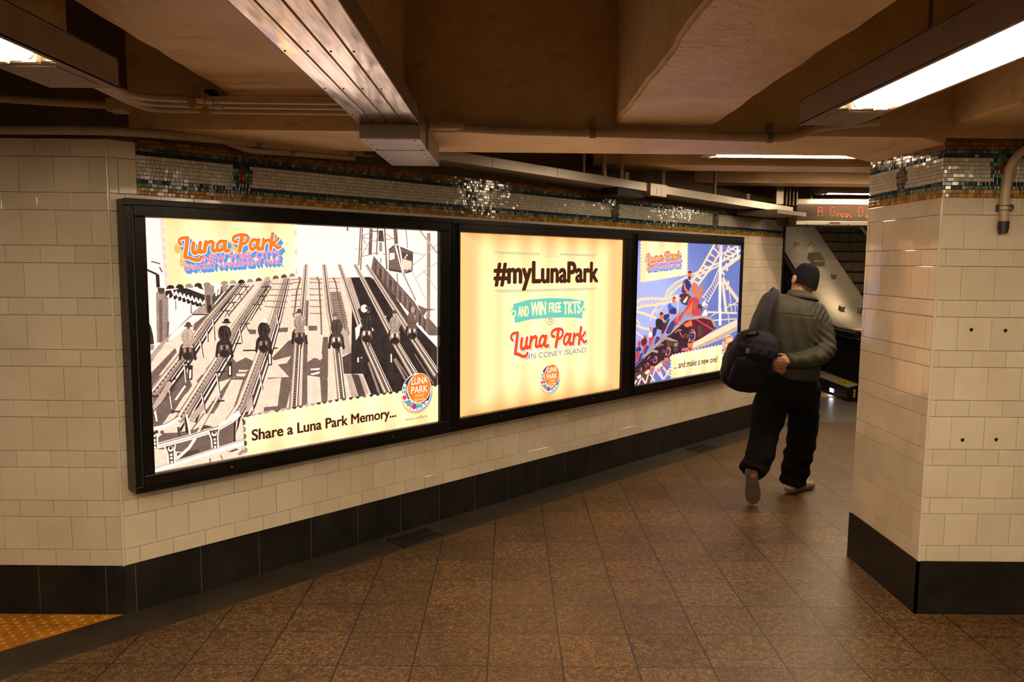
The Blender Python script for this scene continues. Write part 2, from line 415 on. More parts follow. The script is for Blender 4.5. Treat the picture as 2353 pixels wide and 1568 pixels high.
# ------------------------------------------------------------------ ceiling
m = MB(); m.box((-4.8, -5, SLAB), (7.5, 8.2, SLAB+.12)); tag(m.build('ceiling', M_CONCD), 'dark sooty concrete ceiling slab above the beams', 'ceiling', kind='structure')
def rough_beam(name, lo, hi, label, mat=None, wob=.006):
    """concrete beam with slightly uneven arrises"""
    bm = bmesh.new(); bmesh.ops.create_cube(bm, size=1)
    L = max(hi[0]-lo[0], hi[1]-lo[1]); ax = 0 if hi[0]-lo[0] > hi[1]-lo[1] else 1
    es = [e for e in bm.edges if abs((e.verts[0].co-e.verts[1].co)[ax]) > .5]
    bmesh.ops.subdivide_edges(bm, edges=es, cuts=int(L/.12))
    es = [e for e in bm.edges if abs((e.verts[0].co-e.verts[1].co)[2]) < .01 and e.verts[0].co.z < 0 and e.is_manifold and abs(abs(e.verts[0].co[1-ax])-.5) < .01 and abs(e.verts[0].co[1-ax]-e.verts[1].co[1-ax]) < .01]
    for v in bm.verts:
        v.co = Vector([lo[i]+(hi[i]-lo[i])*(v.co[i]+.5) for i in range(3)])
        if v.co.z < lo[2]+.01:
            v.co.z += random.uniform(0, wob)*.6; v.co[1-ax] += random.uniform(-wob, wob)
    bmesh.ops.bevel(bm, geom=es, offset=.012, segments=2, affect='EDGES')
    m = MB(); m.bm(bm); bm.free()
    return tag(m.build(name, mat or M_CONC), label, 'beam', kind='structure')
rough_beam('ceiling_beam', (-1.237, -4, 2.341), (-.46, CB0, SLAB), 'tan painted beam above the metal wireway, first from the left')
rough_beam('ceiling_beam', (.455, -4, 2.226), (.89, CB0, SLAB), 'tan painted beam in the middle, left of the bright strip light')
rough_beam('ceiling_beam', (1.945, -4, 2.24), (5.0, CB0+.02, SLAB), 'wide beam that rests on the tiled pillar')
rough_beam('ceiling_beam', (-2.7, -4, 2.36), (-1.62, 2.9, SLAB), 'beam at the far left beyond the cut-off strip light')
m = MB()                                                          # cross beam runs into the billboard wall
yb = lambda x, d: YA + (x-XA)*math.tan(TH) - d
pts0 = [(-1.70, CB0), (4.2, CB0), (4.2, CB1), (-1.10, CB1)]
m.add([(x, y, CBZ+.004*sin(7*x)) for x, y in pts0]+[(x, y, SLAB) for x, y in pts0], [(3, 2, 1, 0), (0, 1, 5, 4), (1, 2, 6, 5), (2, 3, 7, 6), (3, 0, 4, 7)])
# haunch down to the pillar
m.add([(PX-.16, CB0+.01, CBZ+.01), (PX+.02, CB0+.01, CBZ-.03), (PX+.02, CB0+.01, 2.3), (PX-.16, CB0+.01, 2.3), (PX-.16, CB1+.1, CBZ+.01), (PX+.02, CB1+.1, CBZ-.03), (PX+.02, CB1+.1, 2.3), (PX-.16, CB1+.1, 2.3)],
      [(0, 1, 2, 3), (7, 6, 5, 4), (0, 4, 5, 1), (3, 7, 4, 0)])
tag(m.build('ceiling_beam', M_CONC), 'long cross beam running from the pillar to the billboard wall', 'beam', kind='structure')
rough_beam('ceiling_beam', (.6, 5.62, 2.335), (6, 5.98, SLAB), 'second cross beam, beyond the pillar behind the thin strip light')
rough_beam('ceiling_beam', (1.6, 6.75, 2.335), (6, 7.05, SLAB), 'third cross beam, nearest the message sign')
m = MB(); m.box((1.4, 7.86, 2.035), (7.4, 8.2, SLAB))
zz = [2.035-random.choice((.002, .004, .012, .016))*random.random() for k in range(241)]; n = 240
m.add([(1.4+k*.025, y, z) for k in range(n+1) for y, z in ((7.868, 2.04), (7.868, zz[k]), (7.93, zz[k]), (7.93, 2.04))], [(4*k+j, 4*k+4+j, 4*k+5+j, 4*k+1+j) for k in range(n) for j in range(3)])
tag(m.build('ceiling_bulkhead', M_CONCD), 'rough concrete lintel above the escalator opening', 'bulkhead', kind='structure')

# ------------------------------------------------------------------ backlit prints
ART1 = """pI 0,1135 1655,1135 1655,0 0,0
n
pL 454,848 697,875 1184,870 1655,309 1655,0 0,0 -5,466 6,534 279,718
pN 0,1135 71,1136 78,834 59,579 6,539
n
lK:9:9 -1,910 47,887
lK:16:16 46,888 47,831
lB:6:6 21,946 60,935
lB:7:7 56,921 67,898
lM:52:52 63,810 59,638
pD 44,831 75,827 74,806 56,800 45,811
lM:52:52 63,776 58,585
lB:14:14 56,776 50,584
lB:10:10 85,677 80,608
lM:6:6 190,752 190,708
pK 1,681 11,655 18,615 20,579 -2,578
pM -2,578 20,576 18,553 -3,552
pG -3,526 45,578 128,648 182,699 202,704 104,626 2,493
pK 78,815 172,826 269,787 265,747 225,738 143,767 78,786
pK 133,822 137,834 149,837 160,828 158,818
pM 177,828 183,838 200,836 203,824
pK 221,838 237,841 252,816 228,824
n
lN:8:8 106,818 117,793
lN:6:6 126,814 118,793
lN:8:8 124,811 135,787
lN:6:6 144,807 136,787
lN:8:8 141,805 153,781
lN:6:6 162,801 154,781
lN:8:8 159,799 170,774
lN:6:6 180,795 172,774
lN:8:8 177,793 189,768
lN:6:6 198,789 190,768
lN:8:8 195,786 207,761
lN:6:6 216,782 208,761
lN:8:8 214,780 225,755
lN:6:6 234,776 226,755
lN:8:8 232,773 244,748
lN:6:6 253,769 245,748
lN:8:8 251,767 262,742
lN:6:6 272,763 263,742
pN 80,788 93,802 94,783
pN 99,780 112,794 113,775
pN 118,772 132,786 132,767
pN 138,763 151,778 152,758
pN 157,755 171,770 172,750
pN 177,747 190,761 191,742
pN 197,739 210,753 211,733
pN 217,730 231,745 231,725
lB:4:4 121,771 121,727
lB:4:4 191,748 191,706
pG 190,710 233,741 268,742 271,707 197,703
pK 190,707 281,704 281,698 197,701
lM:46:46 278,844 277,710
lD:20:20 271,791 274,710
pK 266,742 286,747 287,702 267,707
pD 289,784 332,832 376,838 312,765 291,745
lN:9:9 314,839 310,786
lN:9:9 332,839 322,793
lM:26:26 356,839 349,807
n
pD 383,836 413,838 274,710 252,690
pB 202,661 253,697 278,697 212,629 195,630
pB 208,660 249,694 273,701 214,640
pB 1,450 112,556 118,536 35,437 3,427
pL 41,438 109,510 123,489 77,443
pB 0,428 77,446 149,480 183,375 94,255 8,267 2,388
pL 98,267 186,334 144,281 110,253
pL 183,365 200,370 186,348 144,292 101,270 142,329
pB 201,390 293,495 374,495 413,449 412,400 290,374
pB 231,237 372,393 445,386 375,217
pL 301,258 372,383 430,377 391,275 368,218 279,230
pL 212,430 253,446 263,428 218,419
pB 392,462 447,485 480,468 510,440 445,375 390,388
pL 409,428 461,422 446,414 409,418
pL 398,410 449,407 438,392 397,398
pB 457,623 506,616 502,595 472,597
pB 625,620 677,619 673,596 621,597
pB 584,470 676,551 721,563 718,422 649,180 532,196 562,374 677,366
pL 595,458 691,472 666,438 587,434
pL 562,367 633,367 610,225 528,229
pB 375,217 445,382 471,387 415,212
n
pB -4,316 92,323 94,278 39,208 5,200
pL 26,178 112,275 145,291 104,192 38,170
pL 263,176 323,295 392,287 352,217 290,178
pB 16,151 47,172 109,165 213,170 258,143 270,54 183,55 20,102
pB 299,147 376,180 387,75 301,69
pL 2,102 57,96 68,29 3,28
pD 103,69 204,71 209,47 106,36
n
pB 782,753 796,753 784,559 785,477 860,435 871,505 877,558 907,556 904,369 897,205 862,200 854,348 781,364 778,215 744,202 759,496
pB 792,622 843,619 843,595 792,596
pL 782,473 870,470 870,443 821,452 782,433
pN 798,397 857,396 849,386 803,389
pN 798,371 857,378 849,366 807,363
pL 784,350 854,348 859,223 783,217
pL 899,341 939,337 948,221 912,221
pM 934,749 980,747 1045,565 1024,548 937,563
pT 992,456 1050,460 1050,492 1020,594 983,600
pD 992,442 1055,464 1108,488 1183,324 1118,340 1001,351
pT 1017,345 1048,342 1090,213 1047,214
pT 1091,333 1118,333 1160,228 1127,218
pK 1058,745 1327,737 1653,448 1653,207 1609,202 1377,208 1182,207 1123,339 1048,346 1050,483
pD 1048,346 1096,337 1138,217 1095,210
pK 1050,868 1175,871 1328,780 1524,527 1219,546 1113,704
pT 1024,868 1052,868 1113,708 1084,685 1065,746
pM 920,794 986,793 1031,614 943,630
lB:4:4 920,790 991,791
lB:4:4 921,778 994,778
lB:4:4 922,766 997,766
lB:4:4 923,755 1000,754
lB:4:4 925,743 1003,742
lB:4:4 926,731 1006,730
lB:4:4 927,719 1009,718
lB:4:4 928,707 1012,706
lB:4:4 930,695 1016,693
lB:4:4 931,683 1019,681
lB:4:4 932,671 1022,669
lB:4:4 933,659 1025,657
lB:4:4 934,647 1028,644
lB:4:4 936,635 1031,632
lB:4:4 698,859 757,863
lB:4:4 802,863 878,860
lB:3:3 914,864 987,862
lB:4:4 697,842 756,846
lB:4:4 801,845 878,842
lB:3:3 914,847 987,844
lB:4:4 697,810 756,813
lB:4:4 801,812 878,809
lB:3:3 913,813 986,810
lB:4:4 696,780 755,783
lB:4:4 800,781 877,778
lB:3:3 913,782 986,778
lB:4:4 696,753 755,756
lB:4:4 800,754 877,750
lB:3:3 913,754 986,750
lB:4:4 695,721 754,723
lB:4:4 799,721 876,717
lB:3:3 912,720 985,716
lB:4:4 695,686 754,688
lB:4:4 799,686 876,681
lB:3:3 912,685 985,680
lB:9:9 744,875 748,856 728,795 718,719 707,669
lB:9:9 845,874 858,850 860,792 867,654 868,571
lB:9:9 944,869 959,837 972,769 989,688 1016,586
n
pB 1200,986 1659,562 1659,518 1591,523 1183,912
pD 1192,912 1302,798 1416,667 1491,529 1416,534 1332,696 1173,899
n
lD:7:7 1215,949 1211,887
lM:5:5 1230,953 1227,887
lD:14:14 1248,917 1243,855
lM:5:5 1263,921 1260,855
lD:7:7 1281,885 1276,823
lM:5:5 1296,890 1294,822
lD:14:14 1314,853 1310,790
lM:5:5 1330,857 1327,790
lD:7:7 1348,821 1344,757
lM:5:5 1364,825 1361,757
lD:14:14 1382,788 1378,724
lM:5:5 1398,792 1396,723
lD:7:7 1417,754 1413,690
lM:5:5 1433,758 1431,689
lD:14:14 1452,720 1448,656
lM:5:5 1468,724 1466,655
lD:7:7 1488,686 1483,621
lM:5:5 1504,690 1502,620
lD:14:14 1524,652 1519,586
lM:5:5 1540,655 1538,585
lD:7:7 1560,617 1556,551
lM:5:5 1577,620 1575,549
lB:8:8 1117,1134 1103,932
lB:8:8 1129,1135 1115,908
lB:22:22 1186,1133 1177,990
lB:8:8 1229,1138 1220,990
lB:10:10 1276,1136 1288,911
lB:26:26 1348,1138 1355,1054
lM:5:5 1192,1114 1128,1092 1152,1046
lM:4:4 1116,1090 1218,1064 1234,1120
lB:6:6 1189,1119 1234,1120
lM:4:4 1273,1073 1345,1088
lM:5:5 1106,977 1218,1002 1298,995
lM:4:4 1179,1071 1110,965
lM:4:4 1274,1115 1345,1075
pD 1236,1126 1264,1127 1272,1065 1231,1066
pM 1239,1060 1258,1061 1257,1011 1238,1011
lM:7:7 1424,1134 1434,1030
oN:14 1250,994
lB:6:6 1249,974 1247,949
lB:10:10 1036,1138 1035,1116
lB:6:6 1359,890 1364,831
n
pB 1304,1020 1345,1049 1474,1007 1471,906 1417,893 1300,911
n
pI 1309,1003 1342,1004 1344,972 1308,962
pL 1399,1011 1466,997 1460,911 1401,911
pD 1399,1011 1471,999 1468,956 1399,973
lD:9:9 1303,1019 1345,1048 1473,1007
lD:12:12 1303,911 1417,894 1465,904
oN:6 1428,992 1418,979
n
lI:11:11 1347,1050 1401,890
lI:9:9 1376,1042 1404,898
lB:3:3 1360,1033 1401,894
lM:9:9 1401,890 1492,733
lI:16:16 1492,724 1569,625
lM:26:26 1589,1124 1586,624
lT:14:14 1520,1139 1654,1007
lT:5:5 1407,890 1558,993 1654,1060
lT:5:5 1487,863 1654,954
lT:5:5 1460,911 1569,731
lT:5:5 1476,1010 1564,993
lT:5:5 1547,906 1648,791
pB 1503,707 1574,682 1654,677 1574,669 1546,639
n
lD:18:54 446,844 287,664 165,494 52,353
lT:12:36 432,844 268,665 142,496 26,356
n
lL:5:11 441,844 280,664 157,495 43,354
lK:3:8 444,844 284,664 162,495 49,353
lN:4:10 451,844 293,664 173,494 62,352
lK:3:9 455,844 299,663 180,493 70,351
lK:3:6 437,844 275,665 150,496 35,355
lM:4:10 431,844 267,665 141,497 24,356
n
lM:15:42 420,844 252,666 123,498 3,359
n
lL:7:20 417,845 247,666 116,499 -5,359
lT:4:12 424,844 258,665 129,498 11,358
n
lB:2:5 421,844 253,666 124,498 4,358
lD:1.5:3 412,845 241,666 108,499 -14,360
n
dK:5:12:5:16 422,844 255,666 126,498 7,358
lD:18:54 585,855 426,634 359,497 203,267 173,210
lT:12:36 570,855 406,635 334,499 175,271 139,214
n
lL:5:11 580,855 419,634 350,498 193,269 161,211
lK:3:8 583,855 423,634 355,497 199,268 168,210
lN:4:10 590,855 433,633 367,496 213,266 185,208
lK:3:9 594,855 438,633 375,496 222,265 194,207
lK:3:6 575,855 413,634 343,498 185,270 151,213
lM:4:10 569,855 405,635 332,499 173,271 137,215
n
lM:15:42 558,855 390,636 313,501 151,274 111,218
n
lL:7:20 554,855 384,636 306,501 143,275 102,220
lT:4:12 562,855 395,635 320,500 159,273 121,217
n
lB:2:5 558,855 390,636 314,500 152,274 112,218
lD:1.5:3 548,855 377,636 298,502 133,276 90,221
n
dK:5:12:5:16 560,855 392,635 317,500 155,274 116,218
lD:18:54 684,867 628,669 575,512 470,250 425,176
lT:12:36 669,867 607,670 548,514 438,254 388,181
n
lL:5:11 679,867 620,669 565,513 459,252 412,178
lK:3:8 682,867 625,669 571,512 465,251 420,177
lN:4:10 690,867 635,668 584,511 481,249 438,174
lK:3:9 694,866 641,668 592,511 490,248 449,173
lK:3:6 675,867 614,669 558,513 450,253 401,179
lM:4:10 668,867 605,670 546,514 436,254 386,182
n
lM:15:42 656,867 589,670 526,516 412,257 357,186
n
lL:7:20 652,867 583,671 518,516 403,259 347,187
lT:4:12 661,867 595,670 533,515 421,256 368,184
n
lB:2:5 657,867 590,670 527,516 413,257 359,185
lD:1.5:3 647,867 576,671 509,517 392,260 334,189
n
dK:5:12:5:16 659,867 592,670 529,515 416,257 363,185
lD:16:62 784,937 758,698 731,549 701,203
n
lB:13:48 782,937 755,698 727,550 696,204
lM:5:16 775,937 746,699 715,551 681,206
n
lL:4:9 778,937 749,699 719,550 686,205
lN:3:7 790,937 766,698 741,549 713,201
lD:2:5 793,937 771,698 747,548 720,200
lL:2:5 796,937 775,698 752,548 726,200
lK:3:9 784,937 758,698 731,549 701,203
n
dT:3:7:5:9 784,937 758,698 731,549 701,203
lD:16:62 889,937 916,692 956,499 988,206
n
lB:13:48 886,937 913,692 952,500 982,207
lM:5:16 879,937 903,692 939,501 966,209
n
lL:4:9 882,937 906,692 943,500 972,208
lN:3:7 894,937 925,691 967,498 1001,205
lD:2:5 898,937 930,691 974,498 1010,204
lL:2:5 901,937 934,691 979,498 1016,203
lK:3:9 889,937 916,692 956,499 988,206
n
dT:3:7:5:9 889,937 916,692 956,499 988,206
lD:16:62 980,937 1092,644 1147,502 1296,204
n
lB:13:48 978,937 1088,644 1142,503 1290,204
lM:5:16 971,937 1078,645 1128,504 1272,206
n
lL:4:9 973,937 1081,645 1133,503 1278,206
lN:3:7 986,937 1100,644 1158,501 1311,202
lD:2:5 990,937 1106,644 1165,501 1320,201
lL:2:5 993,937 1110,643 1171,500 1328,200
lK:3:9 980,937 1092,644 1147,502 1296,204
n
dT:3:7:5:9 980,937 1092,644 1147,502 1296,204
lD:16:62 1078,937 1296,578 1349,488 1488,284
n
lB:13:48 1076,937 1292,578 1344,488 1482,284
lM:5:16 1068,937 1281,579 1330,489 1463,286
n
lL:4:9 1071,937 1284,579 1334,489 1469,286
lN:3:7 1084,937 1305,577 1362,487 1504,282
lD:2:5 1088,937 1311,577 1369,487 1514,281
lL:2:5 1091,937 1316,577 1375,486 1522,280
lK:3:9 1078,937 1296,578 1349,488 1488,284
n
dT:3:7:5:9 1078,937 1296,578 1349,488 1488,284
lD:16:62 1153,935 1420,584 1483,499 1655,278
n
lB:13:48 1151,935 1416,584 1478,499 1648,278
lM:5:16 1143,935 1405,584 1462,500 1628,280
n
lL:4:9 1146,935 1409,584 1467,500 1635,280
lN:3:7 1160,935 1430,583 1496,498 1672,276
lD:2:5 1164,935 1436,583 1503,497 1682,275
lL:2:5 1167,935 1441,582 1510,497 1690,274
lK:3:9 1153,935 1420,584 1483,499 1655,278
n
dT:3:7:5:9 1153,935 1420,584 1483,499 1655,278
n
lD:6:6 436,848 348,743 310,691
lD:6:6 497,836 419,751 365,692
lD:6:6 556,813 515,755 447,670
lD:6:6 588,827 539,754 474,661
lD:4:4 451,837 465,797
lD:4:4 470,837 443,797
lK:4:4 428,827 478,827
lD:4:4 420,802 434,761
lD:4:4 439,801 411,762
lK:4:4 397,791 446,791
lD:4:4 385,763 399,723
lD:4:4 404,762 377,724
lK:4:4 363,753 411,753
lD:4:4 355,724 369,684
lD:4:4 373,724 346,685
lK:4:4 332,715 380,714
lD:4:4 556,835 571,794
lD:4:4 576,835 547,795
lK:4:4 532,825 584,825
lD:4:4 539,791 554,750
lD:4:4 559,791 531,751
lK:4:4 516,781 567,781
lD:4:4 515,751 530,710
lD:4:4 535,751 506,711
lK:4:4 491,741 542,741
lD:4:4 447,659 462,618
lD:4:4 466,658 439,619
lK:4:4 424,649 474,648
lB:4:4 592,840 703,838
lB:4:4 581,813 694,808
lB:4:4 571,785 685,778
lB:4:4 560,757 676,748
lB:4:4 550,730 667,718
lD:9:9 290,680 295,577
lN:4:4 288,680 292,577
lD:9:9 261,627 262,572
lN:4:4 259,627 259,573
lD:9:9 228,582 237,499
lN:4:4 225,582 235,499
lD:9:9 150,490 155,392
lN:4:4 147,490 153,392
lD:9:9 74,407 88,279
lN:4:4 72,407 86,279
lD:9:9 300,432 314,295
lN:4:4 297,432 312,295
lD:9:9 226,333 241,235
lN:4:4 224,333 239,235
lD:9:9 421,625 428,554
lN:4:4 418,625 426,554
lD:9:9 517,415 530,316
lN:4:4 514,415 528,316
lD:9:9 473,300 479,213
lN:4:4 470,301 476,214
lD:9:9 615,686 626,624
lN:4:4 612,686 623,624
lK:7:7 69,404 111,416
lK:7:7 146,483 176,481
lK:7:7 294,425 348,427
lK:7:7 273,286 334,287
lK:7:7 84,266 124,262
lK:7:7 1,346 45,344
lK:7:7 394,556 426,555
lK:7:7 433,520 504,516
lK:7:7 588,519 616,519
n
pK 143,232 156,230 157,155 144,160
pD 107,192 119,190 121,137 109,139
pK 119,183 142,213 142,200 122,163
lN:8:8 151,244 165,147
pT 165,236 232,289 238,259 171,199
lD:5:5 173,169 234,239
pK 377,183 388,181 382,72 373,74
pK 404,210 419,215 400,149 385,117
pD 193,172 239,182 279,166 206,161
lL:13:13 202,151 313,323
lD:4:4 207,147 319,322
pT 444,253 471,298 477,249 458,216 440,219
lD:6:6 4,264 18,221
lN:8:8 8,308 18,230
lN:9:9 104,318 150,378
lT:26:26 8,289 85,401
lD:5:5 7,279 115,378
n
lD:7:7 5,207 57,212 118,242
lN:16:16 4,199 60,205 124,235
lN:26:26 1,117 173,136 292,156 369,187 408,216
lM:3:3 1,112 172,131 292,151 372,182
lD:4:4 1,124 173,144 289,165 366,196
lN:12:12 303,170 359,196 405,227
lI:30:30 -1,10 203,38 430,72
lM:3:3 0,16 203,47 430,80
lM:3:3 0,22 203,53 427,86
pL -1,-1 302,7 428,6 430,58 202,28
lN:14:14 103,46 158,86 189,127
n
pD -18,189 23,191 15,161 14,106 -5,105 -7,148
n
oN:13 3,174
oN:6 4,146 5,130 5,113
n
oD:8 4,178
lN:6:6 24,191 17,157 19,106
lN:6:6 -24,189 -10,152 -9,110
pD 53,111 95,112 87,81 87,26 66,25 64,69
n
oN:13 75,95
oN:6 76,67 76,51 77,33
n
oD:8 75,99
lN:6:6 96,112 90,78 91,25
lN:6:6 47,111 61,73 62,30
pD 255,152 301,153 292,121 292,63 270,62 268,108
n
oN:13 279,135
oN:6 280,106 281,89 281,70
n
oD:8 279,140
lN:6:6 302,153 295,117 297,63
lN:6:6 249,151 264,112 266,68
lK:9:9 4,178 23,183
lK:6:6 32,182 47,181
lK:6:6 32,175 47,174
pD 341,35 383,45 401,38 365,31
lB:7:7 255,19 255,1
pM 390,16 422,38 430,20 403,7
lB:5:5 306,27 316,2
n
pD 135,554 143,568 154,578 169,580 184,576 194,562 202,545 203,522 201,502 193,505 184,508 179,487 174,470 171,487 167,509 156,517 144,519 138,514 134,512 133,531
n
pK 146,574 142,571 137,565 133,558 131,550 129,539 128,529 126,520 125,511 125,504 128,500 132,498 135,499 137,506 138,518 140,528 144,539 149,552 152,561 151,567 149,573
pK 188,571 192,568 196,561 200,553 202,544 203,533 203,523 205,514 207,504 207,497 204,493 200,491 196,492 194,500 193,513 191,524 187,536 183,549 181,559 182,565 185,570
n
pD 193,528 191,518 186,508 178,502 169,499 160,500 151,504 144,512 140,522 138,533 140,543 145,553 153,559 162,562 171,561 180,557 187,549 192,539
pK 188,512 186,504 179,499 170,497 159,497 150,501 144,508 142,515 144,523 151,528 160,530 171,530 180,526 186,519
n
pM 159,542 158,534 155,530 151,530 148,535 147,543 148,550 152,554 155,554 158,549
pM 184,542 183,536 180,532 177,532 174,536 173,543 174,549 177,553 180,552 183,548
pK 162,548 164,550 168,550 170,547 171,539 172,527 171,517 170,508 169,498 167,492 164,491 160,493 158,497 159,504 160,514 161,522 161,531 161,541
n
pT 158,639 164,640 172,639 179,638 184,635 189,630 193,624 196,617 198,606 199,598 198,592 195,587 192,582 190,577 188,572 188,567 190,561 195,554 196,550 190,550 180,553 170,556 160,555 148,553 141,554 141,558 145,566 148,572 147,578 144,584 142,589 141,596 140,604 140,611 142,618 145,625 147,631 150,635 154,638
n
lM:3.1500000000000004:3.1500000000000004 170,628 167,594 171,564
lM:4.2:4.2 149,616 144,591 156,578
lM:4.2:4.2 189,612 190,588 179,574
lM:2.1:2.1 152,565 183,563
lL:3.1500000000000004:3.1500000000000004 181,627 186,606
pB 182,648 181,643 178,640 175,638 171,638 167,640 164,644 164,649 165,654 167,658 171,660 175,660 179,657 181,653
n
pD 160,654 163,668 173,672 184,667 186,652
lD:7.3500000000000005:7.3500000000000005 154,654 192,652
n
pD 306,555 315,570 327,581 343,582 359,578 371,564 380,545 381,520 379,500 370,502 360,506 354,484 350,466 346,484 341,507 329,515 316,518 309,513 305,510 304,531
n
pK 318,577 313,573 308,567 304,560 301,550 300,539 298,529 297,519 295,509 295,502 298,498 303,495 307,497 308,504 310,516 312,528 316,539 321,553 324,563 323,569 321,575
pK 364,574 368,570 373,562 377,554 379,545 380,533 381,522 383,513 385,502 385,495 382,490 378,487 374,489 371,497 369,511 367,523 364,536 359,550 357,560 358,567 361,572
n
pD 370,528 368,516 362,506 354,499 344,496 334,497 324,502 316,510 311,521 310,532 312,544 317,553 325,560 335,564 346,563 355,558 363,550 368,539
pK 365,510 362,502 355,496 344,494 333,495 323,499 316,506 314,514 317,522 324,527 334,530 345,529 355,525 362,518
n
pM 333,542 331,534 328,529 324,530 320,535 319,543 321,551 324,555 328,555 332,550
pM 360,542 358,535 355,532 352,532 349,536 348,543 349,549 352,553 356,553 359,549
pK 335,548 338,551 342,551 345,548 346,539 346,527 346,516 345,506 343,496 341,489 338,488 334,491 332,494 332,502 334,512 335,521 335,531 335,541
n
pK 331,645 338,646 347,646 354,644 360,641 366,636 370,630 373,621 375,611 376,602 375,596 371,590 369,585 367,580 364,574 364,569 367,562 372,555 373,550 366,551 355,554 345,557 334,556 321,554 313,555 313,560 317,567 320,574 319,580 316,587 313,593 312,600 312,608 312,615 313,623 316,631 319,637 322,641 326,644
n
lD:3.24:3.24 344,633 341,598 345,566
lD:4.32:4.32 321,621 316,595 329,580
lD:4.32:4.32 365,616 367,591 355,576
lD:2.16:2.16 324,567 359,565
lB:3.24:3.24 356,633 362,610
pT 364,655 363,650 360,646 356,643 352,644 348,646 345,651 344,656 345,661 348,665 352,667 357,667 361,665 363,660
n
pK 340,661 343,676 355,680 366,675 368,659
lK:7.5600000000000005:7.5600000000000005 333,661 375,659
n
pD 505,562 514,577 527,587 543,589 560,585 572,571 580,552 582,528 580,508 571,510 561,514 555,492 550,474 547,492 542,515 529,523 516,526 509,520 504,518 503,538
n
pK 517,583 513,580 507,573 503,566 501,557 499,546 498,536 496,527 495,517 495,510 498,506 503,504 506,505 508,512 510,524 512,535 516,546 521,560 524,569 523,576 521,581
pK 564,580 569,576 574,569 578,561 580,552 581,540 582,530 584,520 586,510 587,503 584,498 579,496 575,497 572,505 570,519 568,531 564,543 560,557 557,567 558,574 561,579
n
pD 571,535 569,524 563,514 555,508 545,504 534,505 524,510 516,518 511,528 509,540 512,551 517,560 525,567 535,570 546,570 556,565 564,557 569,547
pK 565,518 563,510 555,505 545,502 533,503 523,507 516,514 514,522 516,529 524,535 534,537 546,537 556,532 563,526
n
pM 533,549 532,541 528,537 524,537 520,542 519,550 521,558 524,562 528,562 532,557
pM 560,549 559,543 556,539 552,539 549,544 548,550 550,557 553,560 556,560 559,556
pK 536,555 538,558 542,558 545,555 546,547 547,534 547,524 546,514 544,504 541,497 538,497 534,499 532,503 532,510 534,520 535,529 535,538 535,549
n
pK 530,651 537,651 546,651 554,649 560,646 566,641 570,635 573,627 576,617 577,608 575,602 572,596 569,591 567,586 565,581 564,576 567,569 572,562 573,557 567,558 555,561 545,564 534,563 520,561 512,561 513,566 517,574 520,581 518,586 515,593 513,599 512,606 511,614 511,621 513,628 516,636 519,642 522,646 526,649
n
lD:3.06:3.06 544,639 541,604 545,572
lD:4.08:4.08 521,627 515,601 529,587
lD:4.08:4.08 565,622 567,598 555,583
lD:2.04:2.04 524,574 559,572
lB:3.06:3.06 556,638 563,616
pN 560,660 559,655 556,651 551,649 547,649 543,652 540,656 539,661 540,666 543,670 547,672 552,672 556,670 559,665
n
n
pD 701,590 710,605 723,615 740,617 756,613 769,599 778,581 780,557 777,537 768,539 758,542 752,521 747,503 744,521 738,544 725,551 712,554 705,549 700,546 698,567
n
pK 713,611 708,608 703,602 698,595 696,586 694,574 693,564 691,555 690,545 690,538 693,534 698,532 702,533 704,541 705,552 707,563 711,575 717,588 720,598 719,604 716,609
pK 761,608 766,605 771,598 776,590 778,581 779,569 780,559 782,549 784,539 785,532 781,527 776,525 772,526 770,534 768,548 765,560 761,572 756,586 754,596 755,602 758,607
n
pD 768,564 766,553 760,543 752,536 741,533 730,534 720,538 712,546 707,557 705,568 707,579 713,589 721,595 731,599 742,598 753,594 761,586 766,575
pK 763,547 760,539 752,533 742,531 730,532 719,536 712,542 709,550 712,558 720,563 730,566 742,565 753,561 760,554
n
pM 729,577 728,570 724,565 720,565 716,570 715,578 716,586 720,590 724,590 728,585
pM 757,578 756,571 753,568 749,568 746,572 745,579 746,585 749,589 753,589 756,584
pK 732,584 734,586 738,586 741,583 743,575 743,563 743,552 742,543 740,532 738,526 735,525 731,527 728,531 729,538 730,548 731,557 731,567 731,577
n
pG 726,678 733,679 743,679 750,677 756,674 762,669 767,663 770,655 773,645 774,636 772,630 769,624 766,619 764,614 762,609 761,604 765,598 770,590 771,586 764,587 752,590 742,592 730,591 716,589 708,590 708,595 712,602 715,609 714,615 711,621 708,627 707,633 706,642 706,649 708,656 711,664 714,670 717,674 721,677
n
lB:2.94:2.94 740,667 737,632 742,601
lB:3.92:3.92 716,655 711,629 725,615
lB:3.92:3.92 762,650 764,626 752,611
lB:1.96:1.96 720,602 756,600
lL:2.94:2.94 752,666 759,644
pT 749,688 748,683 745,679 740,677 736,677 732,680 729,684 728,689 729,694 732,698 736,700 741,700 745,698 748,693
n
pD 724,694 727,709 739,713 751,708 753,692
lD:6.859999999999999:6.859999999999999 717,694 760,692
n
pD 915,553 925,569 939,580 957,582 976,577 990,563 1000,543 1002,518 999,496 989,499 978,502 972,480 967,461 962,480 956,504 942,512 927,515 919,509 914,507 912,528
n
pK 928,576 923,572 917,565 912,558 910,549 908,536 906,526 905,516 903,506 903,499 907,494 912,492 916,493 918,501 920,513 922,525 927,537 932,551 936,561 935,568 932,574
pK 981,572 986,569 993,561 997,553 1000,543 1001,530 1002,519 1004,509 1007,498 1007,491 1004,486 998,484 994,485 991,494 989,508 986,521 982,533 976,548 973,559 974,566 978,571
n
pB 989,525 987,513 980,503 971,496 960,493 948,493 936,498 927,507 921,518 920,530 922,542 928,552 937,559 948,562 960,561 972,557 981,548 987,537
pK 983,507 980,499 972,493 960,490 947,491 935,496 927,503 925,511 928,519 936,525 947,527 961,527 972,522 980,515
n
